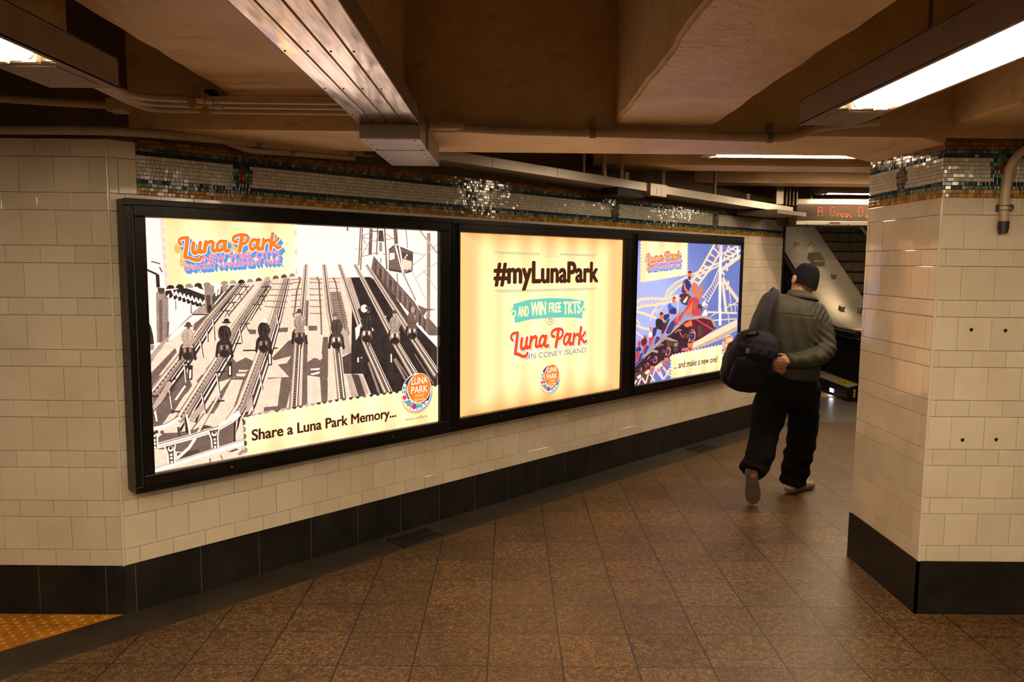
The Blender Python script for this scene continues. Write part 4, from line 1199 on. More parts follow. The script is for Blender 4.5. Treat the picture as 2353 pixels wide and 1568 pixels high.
ART3 = """pS 0,1135 1655,1135 1655,0 0,0
n
n
lP:22:22 3,651 85,681 248,683 418,674 630,695
lP:22:22 5,606 119,625 270,629 461,643 639,667
lP:8:8 15,655 35,611
lP:8:8 38,663 67,617
lP:8:8 61,672 100,622
lP:8:8 85,681 137,626
lP:8:8 131,681 180,627
lP:8:8 178,682 223,628
lP:8:8 225,683 267,629
lP:8:8 272,682 320,633
lP:8:8 320,679 374,637
lP:8:8 369,676 429,641
lP:8:8 418,674 482,646
lP:8:8 478,680 532,653
lP:8:8 538,686 583,660
lP:8:8 600,692 635,667
lP:16:16 425,687 458,741 555,795 691,838 847,875 1282,978
lP:16:16 488,690 536,724 628,771 737,802 886,850 1283,952
lP:7:7 429,695 502,700
lP:7:7 439,710 515,709
lP:7:7 448,725 528,719
lP:7:7 457,740 547,730
lP:7:7 482,755 572,743
lP:7:7 509,770 598,756
lP:7:7 536,785 624,769
lP:7:7 566,799 653,778
lP:7:7 604,811 683,787
lP:7:7 641,823 713,795
lP:7:7 680,835 747,805
lP:7:7 721,845 788,819
lP:7:7 764,856 829,832
lP:7:7 807,866 871,845
lP:7:7 859,878 954,868
lP:7:7 976,905 1063,896
lP:7:7 1096,934 1174,924
lP:7:7 1219,963 1283,952
lP:12:12 233,558 351,646
lP:12:12 617,652 629,545
lP:8:8 300,556 447,640
lP:26:26 1185,1138 999,950 819,797
lP:26:26 1303,1086 1143,934 927,780
lP:16:16 1158,1111 1270,1054
lP:16:16 1104,1056 1224,1011
lP:16:16 1051,1003 1179,968
lP:16:16 999,950 1130,925
lP:16:16 947,906 1067,880
lP:16:16 896,862 1006,836
lP:16:16 845,819 945,793
lT:10:10 1107,1043 1231,1012
lP:9:9 847,875 988,825
lP:9:9 999,950 1129,896
lP:14:14 1283,935 1165,783 1009,668
lP:14:14 1296,816 1216,740 1106,628
lP:8:8 1271,920 1283,803
lP:8:8 1247,889 1267,788
lP:8:8 1224,858 1251,773
lP:8:8 1200,828 1235,758
lP:8:8 1177,798 1219,743
lP:8:8 1149,771 1198,722
lP:8:8 1118,748 1176,699
lP:8:8 1087,725 1154,677
lP:8:8 1055,702 1132,655
lP:8:8 1025,679 1110,632
lP:18:18 1437,1132 1340,996
lP:18:18 1596,1101 1486,989
lP:12:12 1425,1115 1579,1084
lP:12:12 1400,1081 1551,1056
lP:12:12 1376,1047 1523,1028
lP:12:12 1352,1013 1496,1000
lP:22:22 1323,987 1659,1094
lP:16:16 1321,1052 1577,1127
lW:28:28 1595,1128 1607,1026 1460,972
lP:34:34 1661,1040 1444,954
lP:42:42 1345,837 1486,736 1649,628
lT:10:10 1371,833 1658,632
lP:22:22 1378,867 1327,893
lV:40:40 1326,914 1410,941
oP:20 1435,954 1419,919 1401,954 1449,793 1425,746
n
lP:44:44 1347,807 1434,517
lP:12:12 1469,741 1538,513
lP:10:10 1390,556 1649,619
lP:8:8 1457,598 1641,584
lP:10:10 1597,585 1600,511
n
lV:58:58 1293,1132 1301,1021
lW:44:44 1296,1030 1313,521
oT:22 1260,1123
n
lP:20:20 1,593 165,559 307,522
lP:14:14 29,576 17,537 86,479
lP:18:18 5,483 135,449 254,427
lP:12:12 7,435 138,373
lP:14:14 223,505 263,568 319,591
lP:16:16 1101,540 1635,509
lP:10:10 1172,462 1632,457
lP:12:12 1462,528 1494,417
lP:8:8 1171,502 1239,522
lW:44:44 1322,560 1330,410
n
ph 11,137 260,257 488,370 759,492 1018,499 1190,457 1253,391 1009,307 886,292 816,219 584,206 532,168 421,176 321,131 203,105 8,43
n
pR 728,480 879,500 1069,493 1208,438 1253,387 1008,311 942,328 923,398 842,402 698,435
pO 721,451 839,480 865,432 761,423
lr:14:14 912,486 1219,375
pD 946,428 1021,424 1040,349 967,327
n
lG:26:26 495,378 751,492 1018,504 1172,480 1244,405
lG:22:22 287,284 451,351 504,340 634,303
lG:20:20 150,221 260,261 346,243
lA:16:16 7,155 137,208
pD 459,334 649,306 559,274 476,288
oO:56 864,345
n
oA:47.04 858,346
n
oU:36.96 856,344
n
oh:20.16 858,346
lV:5.6000000000000005:5.6000000000000005 841,368 872,376 909,357
lN:7.840000000000001:7.840000000000001 824,323 807,295
n
oO:7.28 858,346
lO:6.72:6.72 747,371 735,331
lB:6.72:6.72 769,367 762,329
lO:6.72:6.72 792,363 789,328
lB:6.72:6.72 814,359 815,326
oO:40 496,239
n
oA:33.6 490,239
n
oU:26.400000000000002 489,238
n
oh:14.399999999999999 490,239
lV:4.0:4.0 481,255 501,260 526,247
lN:5.6000000000000005:5.6000000000000005 470,224 459,205
n
oO:5.2 490,240
lO:4.8:4.8 419,257 411,230
lB:4.8:4.8 434,254 429,229
lO:4.8:4.8 448,250 446,228
lB:4.8:4.8 463,247 464,226
oO:30 312,183
n
oA:25.2 307,183
n
oU:19.8 305,182
n
oh:10.799999999999999 307,183
lV:3.0:3.0 301,194 316,198 334,188
lN:4.2:4.2 294,172 286,158
n
oO:3.9000000000000004 307,184
lO:3.5999999999999996:3.5999999999999996 257,197 251,176
lB:3.5999999999999996:3.5999999999999996 267,193 264,175
lO:3.5999999999999996:3.5999999999999996 278,190 276,174
lB:3.5999999999999996:3.5999999999999996 289,187 289,173
oO:21 201,147
n
oA:17.64 195,147
n
oU:13.860000000000001 194,146
n
oh:7.56 195,147
lV:2.1:2.1 193,155 204,158 216,151
lN:2.9400000000000004:2.9400000000000004 188,140 183,130
n
oO:2.73 195,148
lO:2.52:2.52 163,157 159,143
lB:2.52:2.52 170,154 168,142
lO:2.52:2.52 178,151 176,141
lB:2.52:2.52 185,148 185,141
oO:15 113,121
n
oA:12.6 107,121
n
oU:9.9 106,120
n
oh:5.3999999999999995 107,121
lV:1.5:1.5 107,126 114,128 123,123
lN:2.1:2.1 104,115 100,109
n
oO:1.9500000000000002 107,122
lO:1.7999999999999998:1.7999999999999998 86,128 83,118
lB:1.7999999999999998:1.7999999999999998 91,125 89,117
lO:1.7999999999999998:1.7999999999999998 96,122 95,117
lB:1.7999999999999998:1.7999999999999998 101,119 101,116
lO:10:10 653,395 710,341
lT:8:8 592,385 637,408 692,401
lB:10:10 400,358 387,302
lT:6:6 345,284 387,302 424,291
lT:6:6 199,193 233,219
pD 572,311 664,301 636,231 583,223
lN:4:4 588,289 634,290
lN:4:4 585,277 627,276
n
pO 790,285 878,282 888,244 800,246
pK 727,291 790,287 791,257 728,261
pr 697,253 864,237 857,208 706,227
lT:8:8 698,227 800,242
lO:10:10 768,235 857,203
pO 440,188 505,185 512,156 447,158
pK 393,193 440,190 440,167 394,170
pr 371,164 494,151 489,128 377,144
lT:8:8 371,144 447,155
lO:10:10 423,150 489,125
pO 236,137 290,134 296,110 241,112
pK 196,142 236,139 236,119 197,122
pr 178,117 281,105 277,86 183,100
lT:8:8 178,100 242,109
lO:10:10 222,105 277,83
pO 121,102 167,99 172,78 126,80
pK 89,106 121,103 122,86 89,89
pr 73,84 159,74 156,58 78,70
lT:8:8 74,70 126,77
lO:10:10 110,74 156,56
pO 28,74 72,72 77,51 33,53
pK -4,79 28,76 28,59 -4,62
pr -19,58 65,47 62,31 -15,43
lT:8:8 -19,44 33,50
lO:10:10 17,47 62,29
pD 6,94 202,109 303,56 255,-4 23,-1 7,51
n
pP 878,280 1262,373 1637,452 1641,354 1381,290 1145,254 872,228
n
pT 888,236 1265,310 1639,387 1641,349 1381,285 1129,246 881,219
pP 300,125 400,153 423,123 316,95
pP 161,92 216,108 245,85 183,71
pW 60,66 107,81 121,60 75,45
lV:20:20 308,104 255,-4
lV:20:20 323,99 427,12
lV:20:20 366,103 427,20
lV:20:20 218,75 179,-5
lV:20:20 239,74 312,2
lV:20:20 423,110 530,31
lV:20:20 528,73 434,7
lV:20:20 115,49 76,-3
lV:20:20 129,52 186,-6
lV:20:20 470,49 535,93
lV:20:20 61,38 22,11
lO:12:12 338,81 402,92
lr:20:20 467,119 483,81
n
pR 638,699 659,707 694,714 725,718 753,712 783,701 801,692 802,683 794,674 779,668 746,668 701,671 668,674 650,681 638,691
pD 653,667 684,677 733,687 771,693 795,694 815,691 823,684 813,662 789,631 766,612 737,612 702,621 676,630 661,641 650,655
pr 801,672 845,677 906,676 947,665 959,626 957,571 936,534 867,527 770,532 709,542 711,559 741,585 766,608 775,630 784,656
pO 842,789 861,792 886,791 904,785 914,769 921,746 921,727 909,710 887,693 869,687 851,700 832,724 821,745 823,761 831,778
pO 945,727 956,743 971,761 982,772 992,768 1001,756 1007,742 1005,725 1000,702 993,684 980,669 962,655 947,648 935,656 921,672 915,686 921,699 933,713
pO 782,587 813,612 851,643 878,654 890,624 893,572 882,536 834,529 766,534 724,541 729,553 755,570
lr:30:30 877,666 852,537
n
pU 692,810 710,824 736,833 758,834 780,820 805,796 820,777 818,768 808,760 798,753 794,744 789,732 777,725 745,720 701,717 673,722 671,747 680,783
lO:26:26 707,802 716,758 792,708
oO:34 790,875
oO:24 873,781 975,755
pK 760,891 766,895 778,899 789,901 802,899 817,895 824,891 814,889 797,886 782,885 772,886 763,888
pD 765,855 777,856 797,854 810,850 810,842 806,830 800,822 792,822 781,826 773,830 768,838 764,848
lO:20:20 822,736 874,764
pW 705,650 725,663 753,681 771,689 768,677 755,656 743,641 730,635 716,633 706,634 702,637 700,642
pD 941,611 962,616 992,614 1012,605 1014,584 1008,553 998,532 979,526 953,527 936,534 932,557 934,589
pN 1011,630 1032,628 1066,620 1091,612 1100,603 1104,593 1100,586 1080,585 1050,588 1028,592 1016,604 1009,621
lD:7:7 1043,600 1099,590
lO:16:16 1068,583 1085,553
lN:20:20 1004,601 1058,642
pu 469,620 476,629 486,636 497,639 508,633 521,623 533,614 547,608 563,603 569,597 558,590 538,581 520,575 503,572 484,570 471,573 467,586 467,605
oO:27 556,663
pK 538,679 540,683 550,688 559,690 569,688 580,682 584,678 571,677 550,678
lO:18:18 470,600 485,564 564,547
pU 492,576 517,585 555,595 583,597 596,583 603,561 600,546 574,543 535,545 507,549 494,556 488,567
n
pU 415,543 439,547 474,549 496,548 499,538 492,523 483,511 468,504 447,498 431,497 422,501 413,510 409,518 407,526 408,536
pD 454,496 470,503 492,510 505,510 501,497 489,476 477,462 464,458 449,459 440,463 440,472 446,486
pr 588,511 619,521 659,530 679,529 665,504 633,466 606,443 582,448 557,465 544,480 550,490 568,502
lO:22:22 647,564 604,477
lr:34:34 702,554 650,488
pr 860,574 895,578 947,577 983,571 994,554 996,529 985,514 946,511 891,515 854,523 844,538 847,560
pN 1066,568 1083,556 1099,531 1102,514 1075,509 1034,508 1010,513 1019,530 1045,555
pR 395,482 419,484 451,472 470,458 461,439 439,414 420,394 407,377 393,360 385,359 384,393 387,447
pA 499,461 516,475 535,487 551,492 567,486 584,472 590,457 573,434 543,404 517,385 492,381 464,384 450,393 459,412 480,439
pK 301,506 313,513 333,517 351,516 369,512 389,505 402,494 407,472 406,443 397,424 372,423 336,430 310,441 301,460 298,487
oO:32 383,536
pK 356,557 361,561 370,566 378,568 389,565 402,558 407,553 397,549 378,546 364,544 359,547 356,552
pU 261,439 280,447 307,448 325,444 322,426 310,400 298,380 287,370 273,364 263,366 259,386 257,417
lO:24:24 399,391 386,343
pA 313,371 333,372 359,363 371,352 355,338 324,320 301,307 292,298 288,290 287,292 292,314 302,349
pr 220,393 240,391 268,379 285,365 280,343 265,316 252,298 239,296 225,302 216,312 213,337 214,371
or:24 155,368 81,329
pR 104,351 120,360 146,366 165,368 177,360 186,346 187,334 172,321 146,307 126,302 115,314 105,335
pA 181,307 195,309 210,304 217,296 206,280 186,258 170,243 158,239 147,240 142,245 151,263 167,290
pr 134,294 148,309 167,323 181,331 183,326 181,313 175,299 161,278 142,252 129,238 126,250 128,274
pU 32,292 48,299 74,304 92,304 102,296 108,282 107,272 91,265 65,260 47,260 37,268 31,282
pr 27,261 47,270 76,273 94,269 87,247 70,215 56,192 46,185 36,185 29,191 25,211 23,240
pA 94,245 109,251 126,253 135,250 129,237 115,218 103,205 90,198 76,194 69,195 73,209 84,230
pq 32,300 38,305 50,309 58,310 59,304 56,293 52,287 45,289 36,295
oO:16 232,440 248,411
pN 206,405 215,412 229,416 240,416 248,406 255,390 256,379 245,372 227,368 214,369 208,378 205,394
lO:16:16 231,287 264,354
n
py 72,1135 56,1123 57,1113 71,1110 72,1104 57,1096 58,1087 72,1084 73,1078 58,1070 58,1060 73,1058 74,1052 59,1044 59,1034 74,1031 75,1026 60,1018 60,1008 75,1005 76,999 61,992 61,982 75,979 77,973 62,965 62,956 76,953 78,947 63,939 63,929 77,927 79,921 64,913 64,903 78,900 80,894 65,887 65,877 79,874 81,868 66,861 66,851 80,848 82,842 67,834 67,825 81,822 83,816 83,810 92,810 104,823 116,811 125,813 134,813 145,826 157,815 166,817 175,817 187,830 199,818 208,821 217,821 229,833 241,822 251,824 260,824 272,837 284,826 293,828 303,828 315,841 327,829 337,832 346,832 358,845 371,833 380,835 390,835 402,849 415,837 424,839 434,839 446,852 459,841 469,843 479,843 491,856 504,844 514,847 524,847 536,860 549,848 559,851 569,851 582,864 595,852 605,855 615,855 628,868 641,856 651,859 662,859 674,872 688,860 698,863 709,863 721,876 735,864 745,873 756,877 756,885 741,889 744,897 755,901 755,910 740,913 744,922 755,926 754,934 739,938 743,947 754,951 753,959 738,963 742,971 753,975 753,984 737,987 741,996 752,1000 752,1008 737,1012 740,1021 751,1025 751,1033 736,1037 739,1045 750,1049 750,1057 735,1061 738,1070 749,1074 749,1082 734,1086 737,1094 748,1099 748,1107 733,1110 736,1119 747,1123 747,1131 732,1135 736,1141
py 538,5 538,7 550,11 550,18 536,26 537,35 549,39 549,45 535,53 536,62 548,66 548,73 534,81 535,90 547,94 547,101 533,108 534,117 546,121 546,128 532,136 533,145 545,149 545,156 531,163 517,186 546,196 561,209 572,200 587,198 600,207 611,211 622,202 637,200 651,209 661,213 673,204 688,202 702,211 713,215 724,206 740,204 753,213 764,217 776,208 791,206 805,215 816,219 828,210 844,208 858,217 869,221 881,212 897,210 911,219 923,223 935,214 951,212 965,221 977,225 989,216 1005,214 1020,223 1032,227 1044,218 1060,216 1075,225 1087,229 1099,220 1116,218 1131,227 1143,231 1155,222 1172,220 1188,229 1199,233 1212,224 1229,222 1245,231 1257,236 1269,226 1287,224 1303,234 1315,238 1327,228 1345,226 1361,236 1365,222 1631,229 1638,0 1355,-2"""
SCRIPT = """21 475,449 461,463 465,483 486,494 521,494
29 520,493 514,440 500,359
25 500,359 531,351 570,335 602,333 617,351
27 563,453 556,407 565,386 584,386 607,406
27 612,455 604,407 609,389 631,391
27 653,458 642,390
25 646,424 668,450 693,459 706,449 703,420 699,400 709,389 732,394
25 790,453 764,458 741,435 738,404 755,389 781,408 797,449
27 803,455 793,407 800,386 825,388
23 890,447 864,454 863,480 895,496 938,498 971,488 977,459 955,435 926,430
32 929,488 920,434 906,378
25 1048,451 1021,456 996,433 992,401 1011,385 1038,405 1055,447
27 1064,454 1053,404 1059,382 1081,388
27 1102,455 1092,383
23 1096,412 1116,440 1144,449 1153,435
29 1178,495 1157,379
23 1225,457 1196,431 1168,418 1197,405 1214,386 1241,393"""
PAL = dict(K=(50, 32, 25), D=(88, 66, 56), B=(128, 102, 90), M=(172, 142, 126), T=(212, 180, 160), L=(250, 222, 192), I=(255, 236, 212), N=(255, 240, 214),
    G=(192, 164, 146), V=(225, 200, 205), W=(255, 250, 238), Y=(255, 236, 186), y=(255, 238, 192), Z=(176, 180, 150), Q=(112, 200, 182), S=(112, 124, 190), s=(172, 186, 232),
    P=(255, 214, 180), R=(112, 42, 52), O=(232, 122, 72), r=(205, 74, 84), A=(80, 68, 118), U=(58, 60, 118), u=(62, 112, 205), q=(84, 165, 92),
    o=(252, 128, 34), e=(232, 84, 30), f=(240, 112, 158), b=(92, 150, 216), t=(72, 40, 26), n=(48, 62, 92), d=(228, 66, 78), p=(150, 58, 142), g=(112, 162, 152), h=(74, 40, 50), i=(104, 108, 158), c=(255, 186, 110), w=(255, 255, 250))
KEYS = list(PAL)
W_, H_ = 1655, 1135
# the pale inks let so much of the warm tube light through that their red overexposes
PALE = dict(I=(1.45, 1.0, .80), N=(1.45, .99, .77), L=(1.2, .76, .56), W=(1.5, 1.02, .84), w=(1.5, 1.1, .95), P=(1.25, .72, .45), y=(1.6, 1.0, .54), V=(.95, .62, .60), s=(.62, .56, .80))
def print_mat(k):
    if k != 'Y' and k != 'y':
        c = PALE.get(k) or lin(*PAL[k])
        if k in 'KDBMTLGShR':                      # photographic inks carry the grain (and the sky its fade) of the printed picture
            t = NT('print_ink_photo_' + k.lower()); e = t.n('ShaderNodeEmission')
            if k == 'S':
                sp = t.n('ShaderNodeSeparateXYZ'); t.set(sp.inputs[0], t.coord())
                f = t.math('MULTIPLY', t.math('SUBTRACT', 1, t.math('DIVIDE', sp.outputs[0], 1.15)), t.math('SUBTRACT', 1, t.math('MULTIPLY', t.math('ABSOLUTE', t.math('SUBTRACT', sp.outputs[2], .66)), 1.9)))
                t.set(e.inputs[0], t.ramp(f, (.02, c), (.5, (.44, .47, .82))))
            else:
                g = t.math('ADD', t.math('MULTIPLY', t.noise(330, 2, .7), .65), t.math('MULTIPLY', t.noise(21, 4, .7), .35)); a = .30 if k in 'KDBMGhR' else .12
                t.set(e.inputs[0], t.ramp(g, (.36, tuple(v*(1-a)*.8 for v in c)), (.64, tuple(v*(1+a) + (.03 if k in 'KD' else 0) for v in c))))
            e.inputs[1].default_value = POSTER; t.t.links.new(e.outputs[0], t.t.nodes['Material Output'].inputs[0])
            if k != 'S': t.m.cycles.emission_sampling = 'NONE'
            return t.m
        return emit('print_ink_' + k.lower() + ('_light' if k.isupper() else ''), [v*POSTER for v in c], 1.0, sample=(k in 'SI'))
    # cream ground: printed peach border, with upright tube glow bands painted into the emission
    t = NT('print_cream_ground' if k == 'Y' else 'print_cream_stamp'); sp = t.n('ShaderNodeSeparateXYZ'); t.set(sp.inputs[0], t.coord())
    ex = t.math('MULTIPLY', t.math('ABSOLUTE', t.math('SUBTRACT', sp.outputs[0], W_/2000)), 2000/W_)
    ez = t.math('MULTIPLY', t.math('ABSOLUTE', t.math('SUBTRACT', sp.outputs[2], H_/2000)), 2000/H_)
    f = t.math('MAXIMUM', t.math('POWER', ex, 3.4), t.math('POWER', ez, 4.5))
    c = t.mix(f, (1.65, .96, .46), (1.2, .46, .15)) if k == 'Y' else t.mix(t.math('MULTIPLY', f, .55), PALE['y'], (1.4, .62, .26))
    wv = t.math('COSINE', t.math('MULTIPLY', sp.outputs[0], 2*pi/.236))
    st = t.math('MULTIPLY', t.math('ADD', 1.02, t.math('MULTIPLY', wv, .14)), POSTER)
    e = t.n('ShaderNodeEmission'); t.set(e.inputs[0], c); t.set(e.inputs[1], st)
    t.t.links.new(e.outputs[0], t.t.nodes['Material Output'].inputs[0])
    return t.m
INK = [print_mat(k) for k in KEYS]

def clip(poly):
    for ax, lim, sg in ((0, 0, 1), (0, W_, -1), (1, 0, 1), (1, H_, -1)):
        out = []
        for i, a in enumerate(poly):
            b = poly[i-1]; da, db = (a[ax]-lim)*sg, (b[ax]-lim)*sg
            if (da >= 0) != (db >= 0):
                t = db/(db-da); out.append((b[0]+(a[0]-b[0])*t, b[1]+(a[1]-b[1])*t))
            if da >= 0: out.append(a)
        poly = out
        if len(poly) < 3: return None
    return poly
class Print:
    def __init__(s): s.m = MB(); s.layer = 1
    def up(s): s.layer += 1
    def poly(s, k, pts):
        pts = clip(pts)
        if pts:
            y = -s.layer*2.5e-5
            s.m.add([(x/1000, y, z/1000) for x, z in pts], [tuple(range(len(pts)))], KEYS.index(k))
    def disc(s, k, x, y, r, n=20, ry=None):
        s.poly(k, [(x+r*cos(2*pi*i/n), y+(ry or r)*sin(2*pi*i/n)) for i in range(n)])
    def line(s, k, w0, w1, pts, round_=True):
        L = [0]
        for a, b in zip(pts, pts[1:]): L.append(L[-1]+math.dist(a, b))
        wd = lambda d: (w0+(w1-w0)*d/max(L[-1], 1e-6))/2
        for i, (a, b) in enumerate(zip(pts, pts[1:])):
            d = math.dist(a, b)
            if d < .01: continue
            nx, ny = -(b[1]-a[1])/d, (b[0]-a[0])/d; wa, wb = wd(L[i]), wd(L[i+1])
            s.poly(k, [(a[0]+nx*wa, a[1]+ny*wa), (a[0]-nx*wa, a[1]-ny*wa), (b[0]-nx*wb, b[1]-ny*wb), (b[0]+nx*wb, b[1]+ny*wb)])
            if round_ and i and wa > 2: s.disc(k, a[0], a[1], wa, 10)
    def dashes(s, k, w0, w1, ln, gap, pts):
        L = [0]
        for a, b in zip(pts, pts[1:]): L.append(L[-1]+math.dist(a, b))
        at = lambda d: next(((a[0]+(b[0]-a[0])*(d-l)/(m-l), a[1]+(b[1]-a[1])*(d-l)/(m-l)) for a, b, l, m in zip(pts, pts[1:], L, L[1:]) if l <= d <= m), pts[-1])
        d = 0
        while d < L[-1]-ln:
            f = d/L[-1]; sc = .45+.55*f if w1 > w0 else 1
            w_ = w0+(w1-w0)*f; s.line(k, w_, w_, [at(d), at(d+ln*sc)]); d += (ln+gap)*sc
    def ops(s, txt):
        for o in txt.strip().split('\n'):
            if o == 'n': s.up(); continue
            s.layer += .25
            h, *p = o.split(' '); pts = [tuple(map(int, q.split(','))) for q in p]
            a = h[1:].split(':'); c = a[0]; f = [float(v) for v in a[1:]]
            if h[0] == 'p': s.poly(c, pts)
            elif h[0] == 'l': s.line(c, f[0], f[1], pts)
            elif h[0] == 'd': s.dashes(c, *f, pts)
            elif h[0] == 'o':
                for q, (x, y) in enumerate(pts): s.disc(c if len(c) == 1 else c[q % len(c)], x, y, f[0])
    def text(s, k, txt, x0, x1, y, cap, bold=.02, rot=0., dx=0, dy=0):
        """one line of lettering; heavy weights are laid down as a few slightly shifted strikes"""
        vs, fs = glyphs(txt, 0)
        lo = min(v[0] for v in vs); hi = max(v[0] for v in vs); ex = bold*cap*1.15; x0 += ex; x1 -= ex
        sx, sy = (x1-x0)/(hi-lo), cap/CAPH
        for ox, oy in (((0, 0),) if ex < .15 else [(ex*cos(pi*q/7), ex*.7*sin(pi*q/7)) for q in range(14)]):
            g = [((v[0]-lo)*sx, v[1]*sy) for v in vs]
            g = [(x0+dx+ox+x, y+dy+oy+yy+x*rot) for x, yy in g]
            for f in fs: s.poly(k, [g[i] for i in f])
_glyph = {}
def glyphs(txt, bold):
    if (txt, bold) not in _glyph:
        cu = bpy.data.curves.new('t', 'FONT'); cu.body = txt; cu.size = 1; cu.offset = bold; cu.fill_mode = 'FRONT'; cu.resolution_u = 5
        o = bpy.data.objects.new('t', cu); COL.objects.link(o); dg = bpy.context.evaluated_depsgraph_get(); dg.update()
        me = bpy.data.meshes.new_from_object(o.evaluated_get(dg))
        _glyph[(txt, bold)] = ([(v.co.x, v.co.y) for v in me.vertices], [tuple(p.vertices) for p in me.polygons])
        bpy.data.objects.remove(o); bpy.data.curves.remove(cu); bpy.data.meshes.remove(me)
    return _glyph[(txt, bold)]
CAPH = max(v[1] for v in glyphs('H', 0)[0])
STROKES = []
for ln in SCRIPT.strip().split('\n'):
    w_, *p = ln.split(' '); STROKES.append((float(w_), [tuple(map(float, q.split(','))) for q in p]))
def logo(pr, x0, y0, k, shear, deep):
    """brush-script park name with outline and drop extrusion"""
    def put(col, extra, dx, dy):
        for w_, pts in STROKES:
            q = [v.to_2d() for v in smooth_curve([(x, y, 0) for x, y in pts], 5)]
            g = [(x0+(v.x-455)*k+dx, y0+(v.y-324)*k+(v.x-455)*k*shear+dy) for v in q]
            wd = w_*k+extra; pr.line(col, wd, wd, g); pr.disc(col, *g[0], wd/2, 12); pr.disc(col, *g[-1], wd/2, 12)
    if deep:
        for i in range(3): put('c', 6, -14+i*3, -30+i*5)
        pr.up()
        for i in range(6, 0, -1): put('b', 6, i*2.6, -i*3.2)
        pr.up(); put('w', 6, 0, 0); pr.up(); put('e', 0, 0, 1.5); pr.up(); put('o', -3.5, -.6, -1.2)
    else:
        put('b', 2, 9, -8); pr.up(); put('w', 12, 0, 0); pr.up(); put('e', 0, 0, 0); pr.up()
    pr.up()
def deeptext(pr, txt, x0, x1, y, cap, rot):
    for i in range(6, 0, -1): pr.text('b', txt, x0, x1, y, cap, .05, rot, i*2.2, -i*2.6)
    pr.up(); pr.text('w', txt, x0, x1, y, cap, .055, rot); pr.up(); pr.text('f', txt, x0, x1, y, cap, .028, rot); pr.up()
def moon(pr, cx, cy, R):
    pr.disc('c', cx+R*.02, cy-R*.12, R*1.05, 40); pr.up(); pr.disc('b', cx+R*.06, cy-R*.05, R, 40); pr.up(); pr.disc('w', cx, cy, R, 48); pr.up(); pr.disc('n', cx, cy, R*.96, 48); pr.up()
    for a, d, r, c in ((150, .88, .06, 'Y'), (158, .80, .07, 'g'), (168, .86, .05, 'w'), (172, .78, .1, 'g'), (186, .80, .055, 'w'), (193, .82, .15, 'd'), (206, .74, .06, 'w'), (212, .83, .09, 'g'), (226, .73, .19, 'g'), (236, .92, .05, 'w'), (243, .78, .11, 'o'), (258, .76, .16, 'p'), (275, .78, .13, 'g'), (290, .80, .11, 'g'), (300, .88, .05, 'w'), (308, .86, .06, 'd'), (318, .9, .05, 'w'), (264, .93, .04, 'w'), (200, .93, .04, 'Y'), (280, .92, .04, 'w'), (180, .93, .04, 'w'), (218, .94, .05, 'w'), (234, .56, .05, 'w'), (250, .93, .05, 'Y')):
        x, y = cx+R*d*cos(radians(a)), cy+R*d*sin(radians(a)); pr.disc('w', x, y, R*(r+.022), 16); pr.up(); pr.disc(c, x, y, R*r, 16); pr.layer -= 1
    pr.layer += 2; pr.disc('w', cx+R*.17, cy+R*.19, R*.80, 48); pr.up(); pr.disc('o', cx+R*.18, cy+R*.20, R*.765, 48); pr.up()
    x = cx+R*.18
    for k, e in (('e', .03), ('w', 0)):
        pr.text(k, 'LUNA', x-R*.52, x+R*.54, cy+R*.42, R*.36, .012+e); pr.text(k, 'PARK', x-R*.54, x+R*.56, cy-R*.05, R*.36, .012+e); pr.up()
    pr.text('Y', 'CONEY', x-R*.3, x+R*.36, cy-R*.26, R*.13, .03); pr.text('Y', 'ISLAND', x-R*.3, x+R*.36, cy-R*.47, R*.13, .03); pr.up()

def print_memory():
    p = Print(); p.ops(ART1); p.up()
    logo(p, 139, 940, .6375, .075, True); deeptext(p, "NEW YORK CITY'S", 250, 641, 943, 31, .075); deeptext(p, 'LARGEST AMUSEMENT PARK', 161, 643, 906, 24, .072)
    p.text('t', 'Share a Luna Park Memory...', 464, 1344, 71, 53, .045); p.text('t', '#myLunaPark', 1410, 1571, 36, 17, .0)
    p.text('B', 'HOLD FAST', 1078, 1183, 1016, 12, .01); p.up(); moon(p, 1492, 196, 111); return p
def print_hashtag():
    p = Print(); p.ops(ART2); p.up()
    p.text('Z', 'USE', 748, 920, 1001, 67, .035); p.text('t', '#myLunaPark', 296, 1368, 825, 138, .06)
    for w_, a, b, y, h in (('AND', 523, 626, 602, 66), ('WIN', 645, 798, 605, 88), ('FREE', 826, 955, 617, 66), ('TKTS', 977, 1168, 600, 86)): p.text('Y', w_, a, b, y, h, .03)
    p.text('B', 'TO', 822, 868, 548, 28, .02); p.text('i', 'IN CONEY ISLAND', 634, 1241, 310, 37, .0); p.up()
    p.text('Y', 'USE', 748+4, 920-4, 1001+1.5, 64, .005); p.up()
    logo(p, 455, 324, 1, 0, False); moon(p, 850, 158, 99); return p
def print_coaster():
    p = Print(); p.ops(ART3); p.up()
    logo(p, 141, 922, .6375, .075, True); deeptext(p, "NEW YORK CITY'S", 246, 646, 934, 29, .065); deeptext(p, 'LARGEST AMUSEMENT PARK', 161, 647, 900, 24, .066)
    p.text('t', '... and make a new one!', 587, 1304, 81, 54, .03); p.text('t', '#myLunaPark', 1389, 1545, 46, 15, 0); p.up(); moon(p, 1483, 200, 112); return p

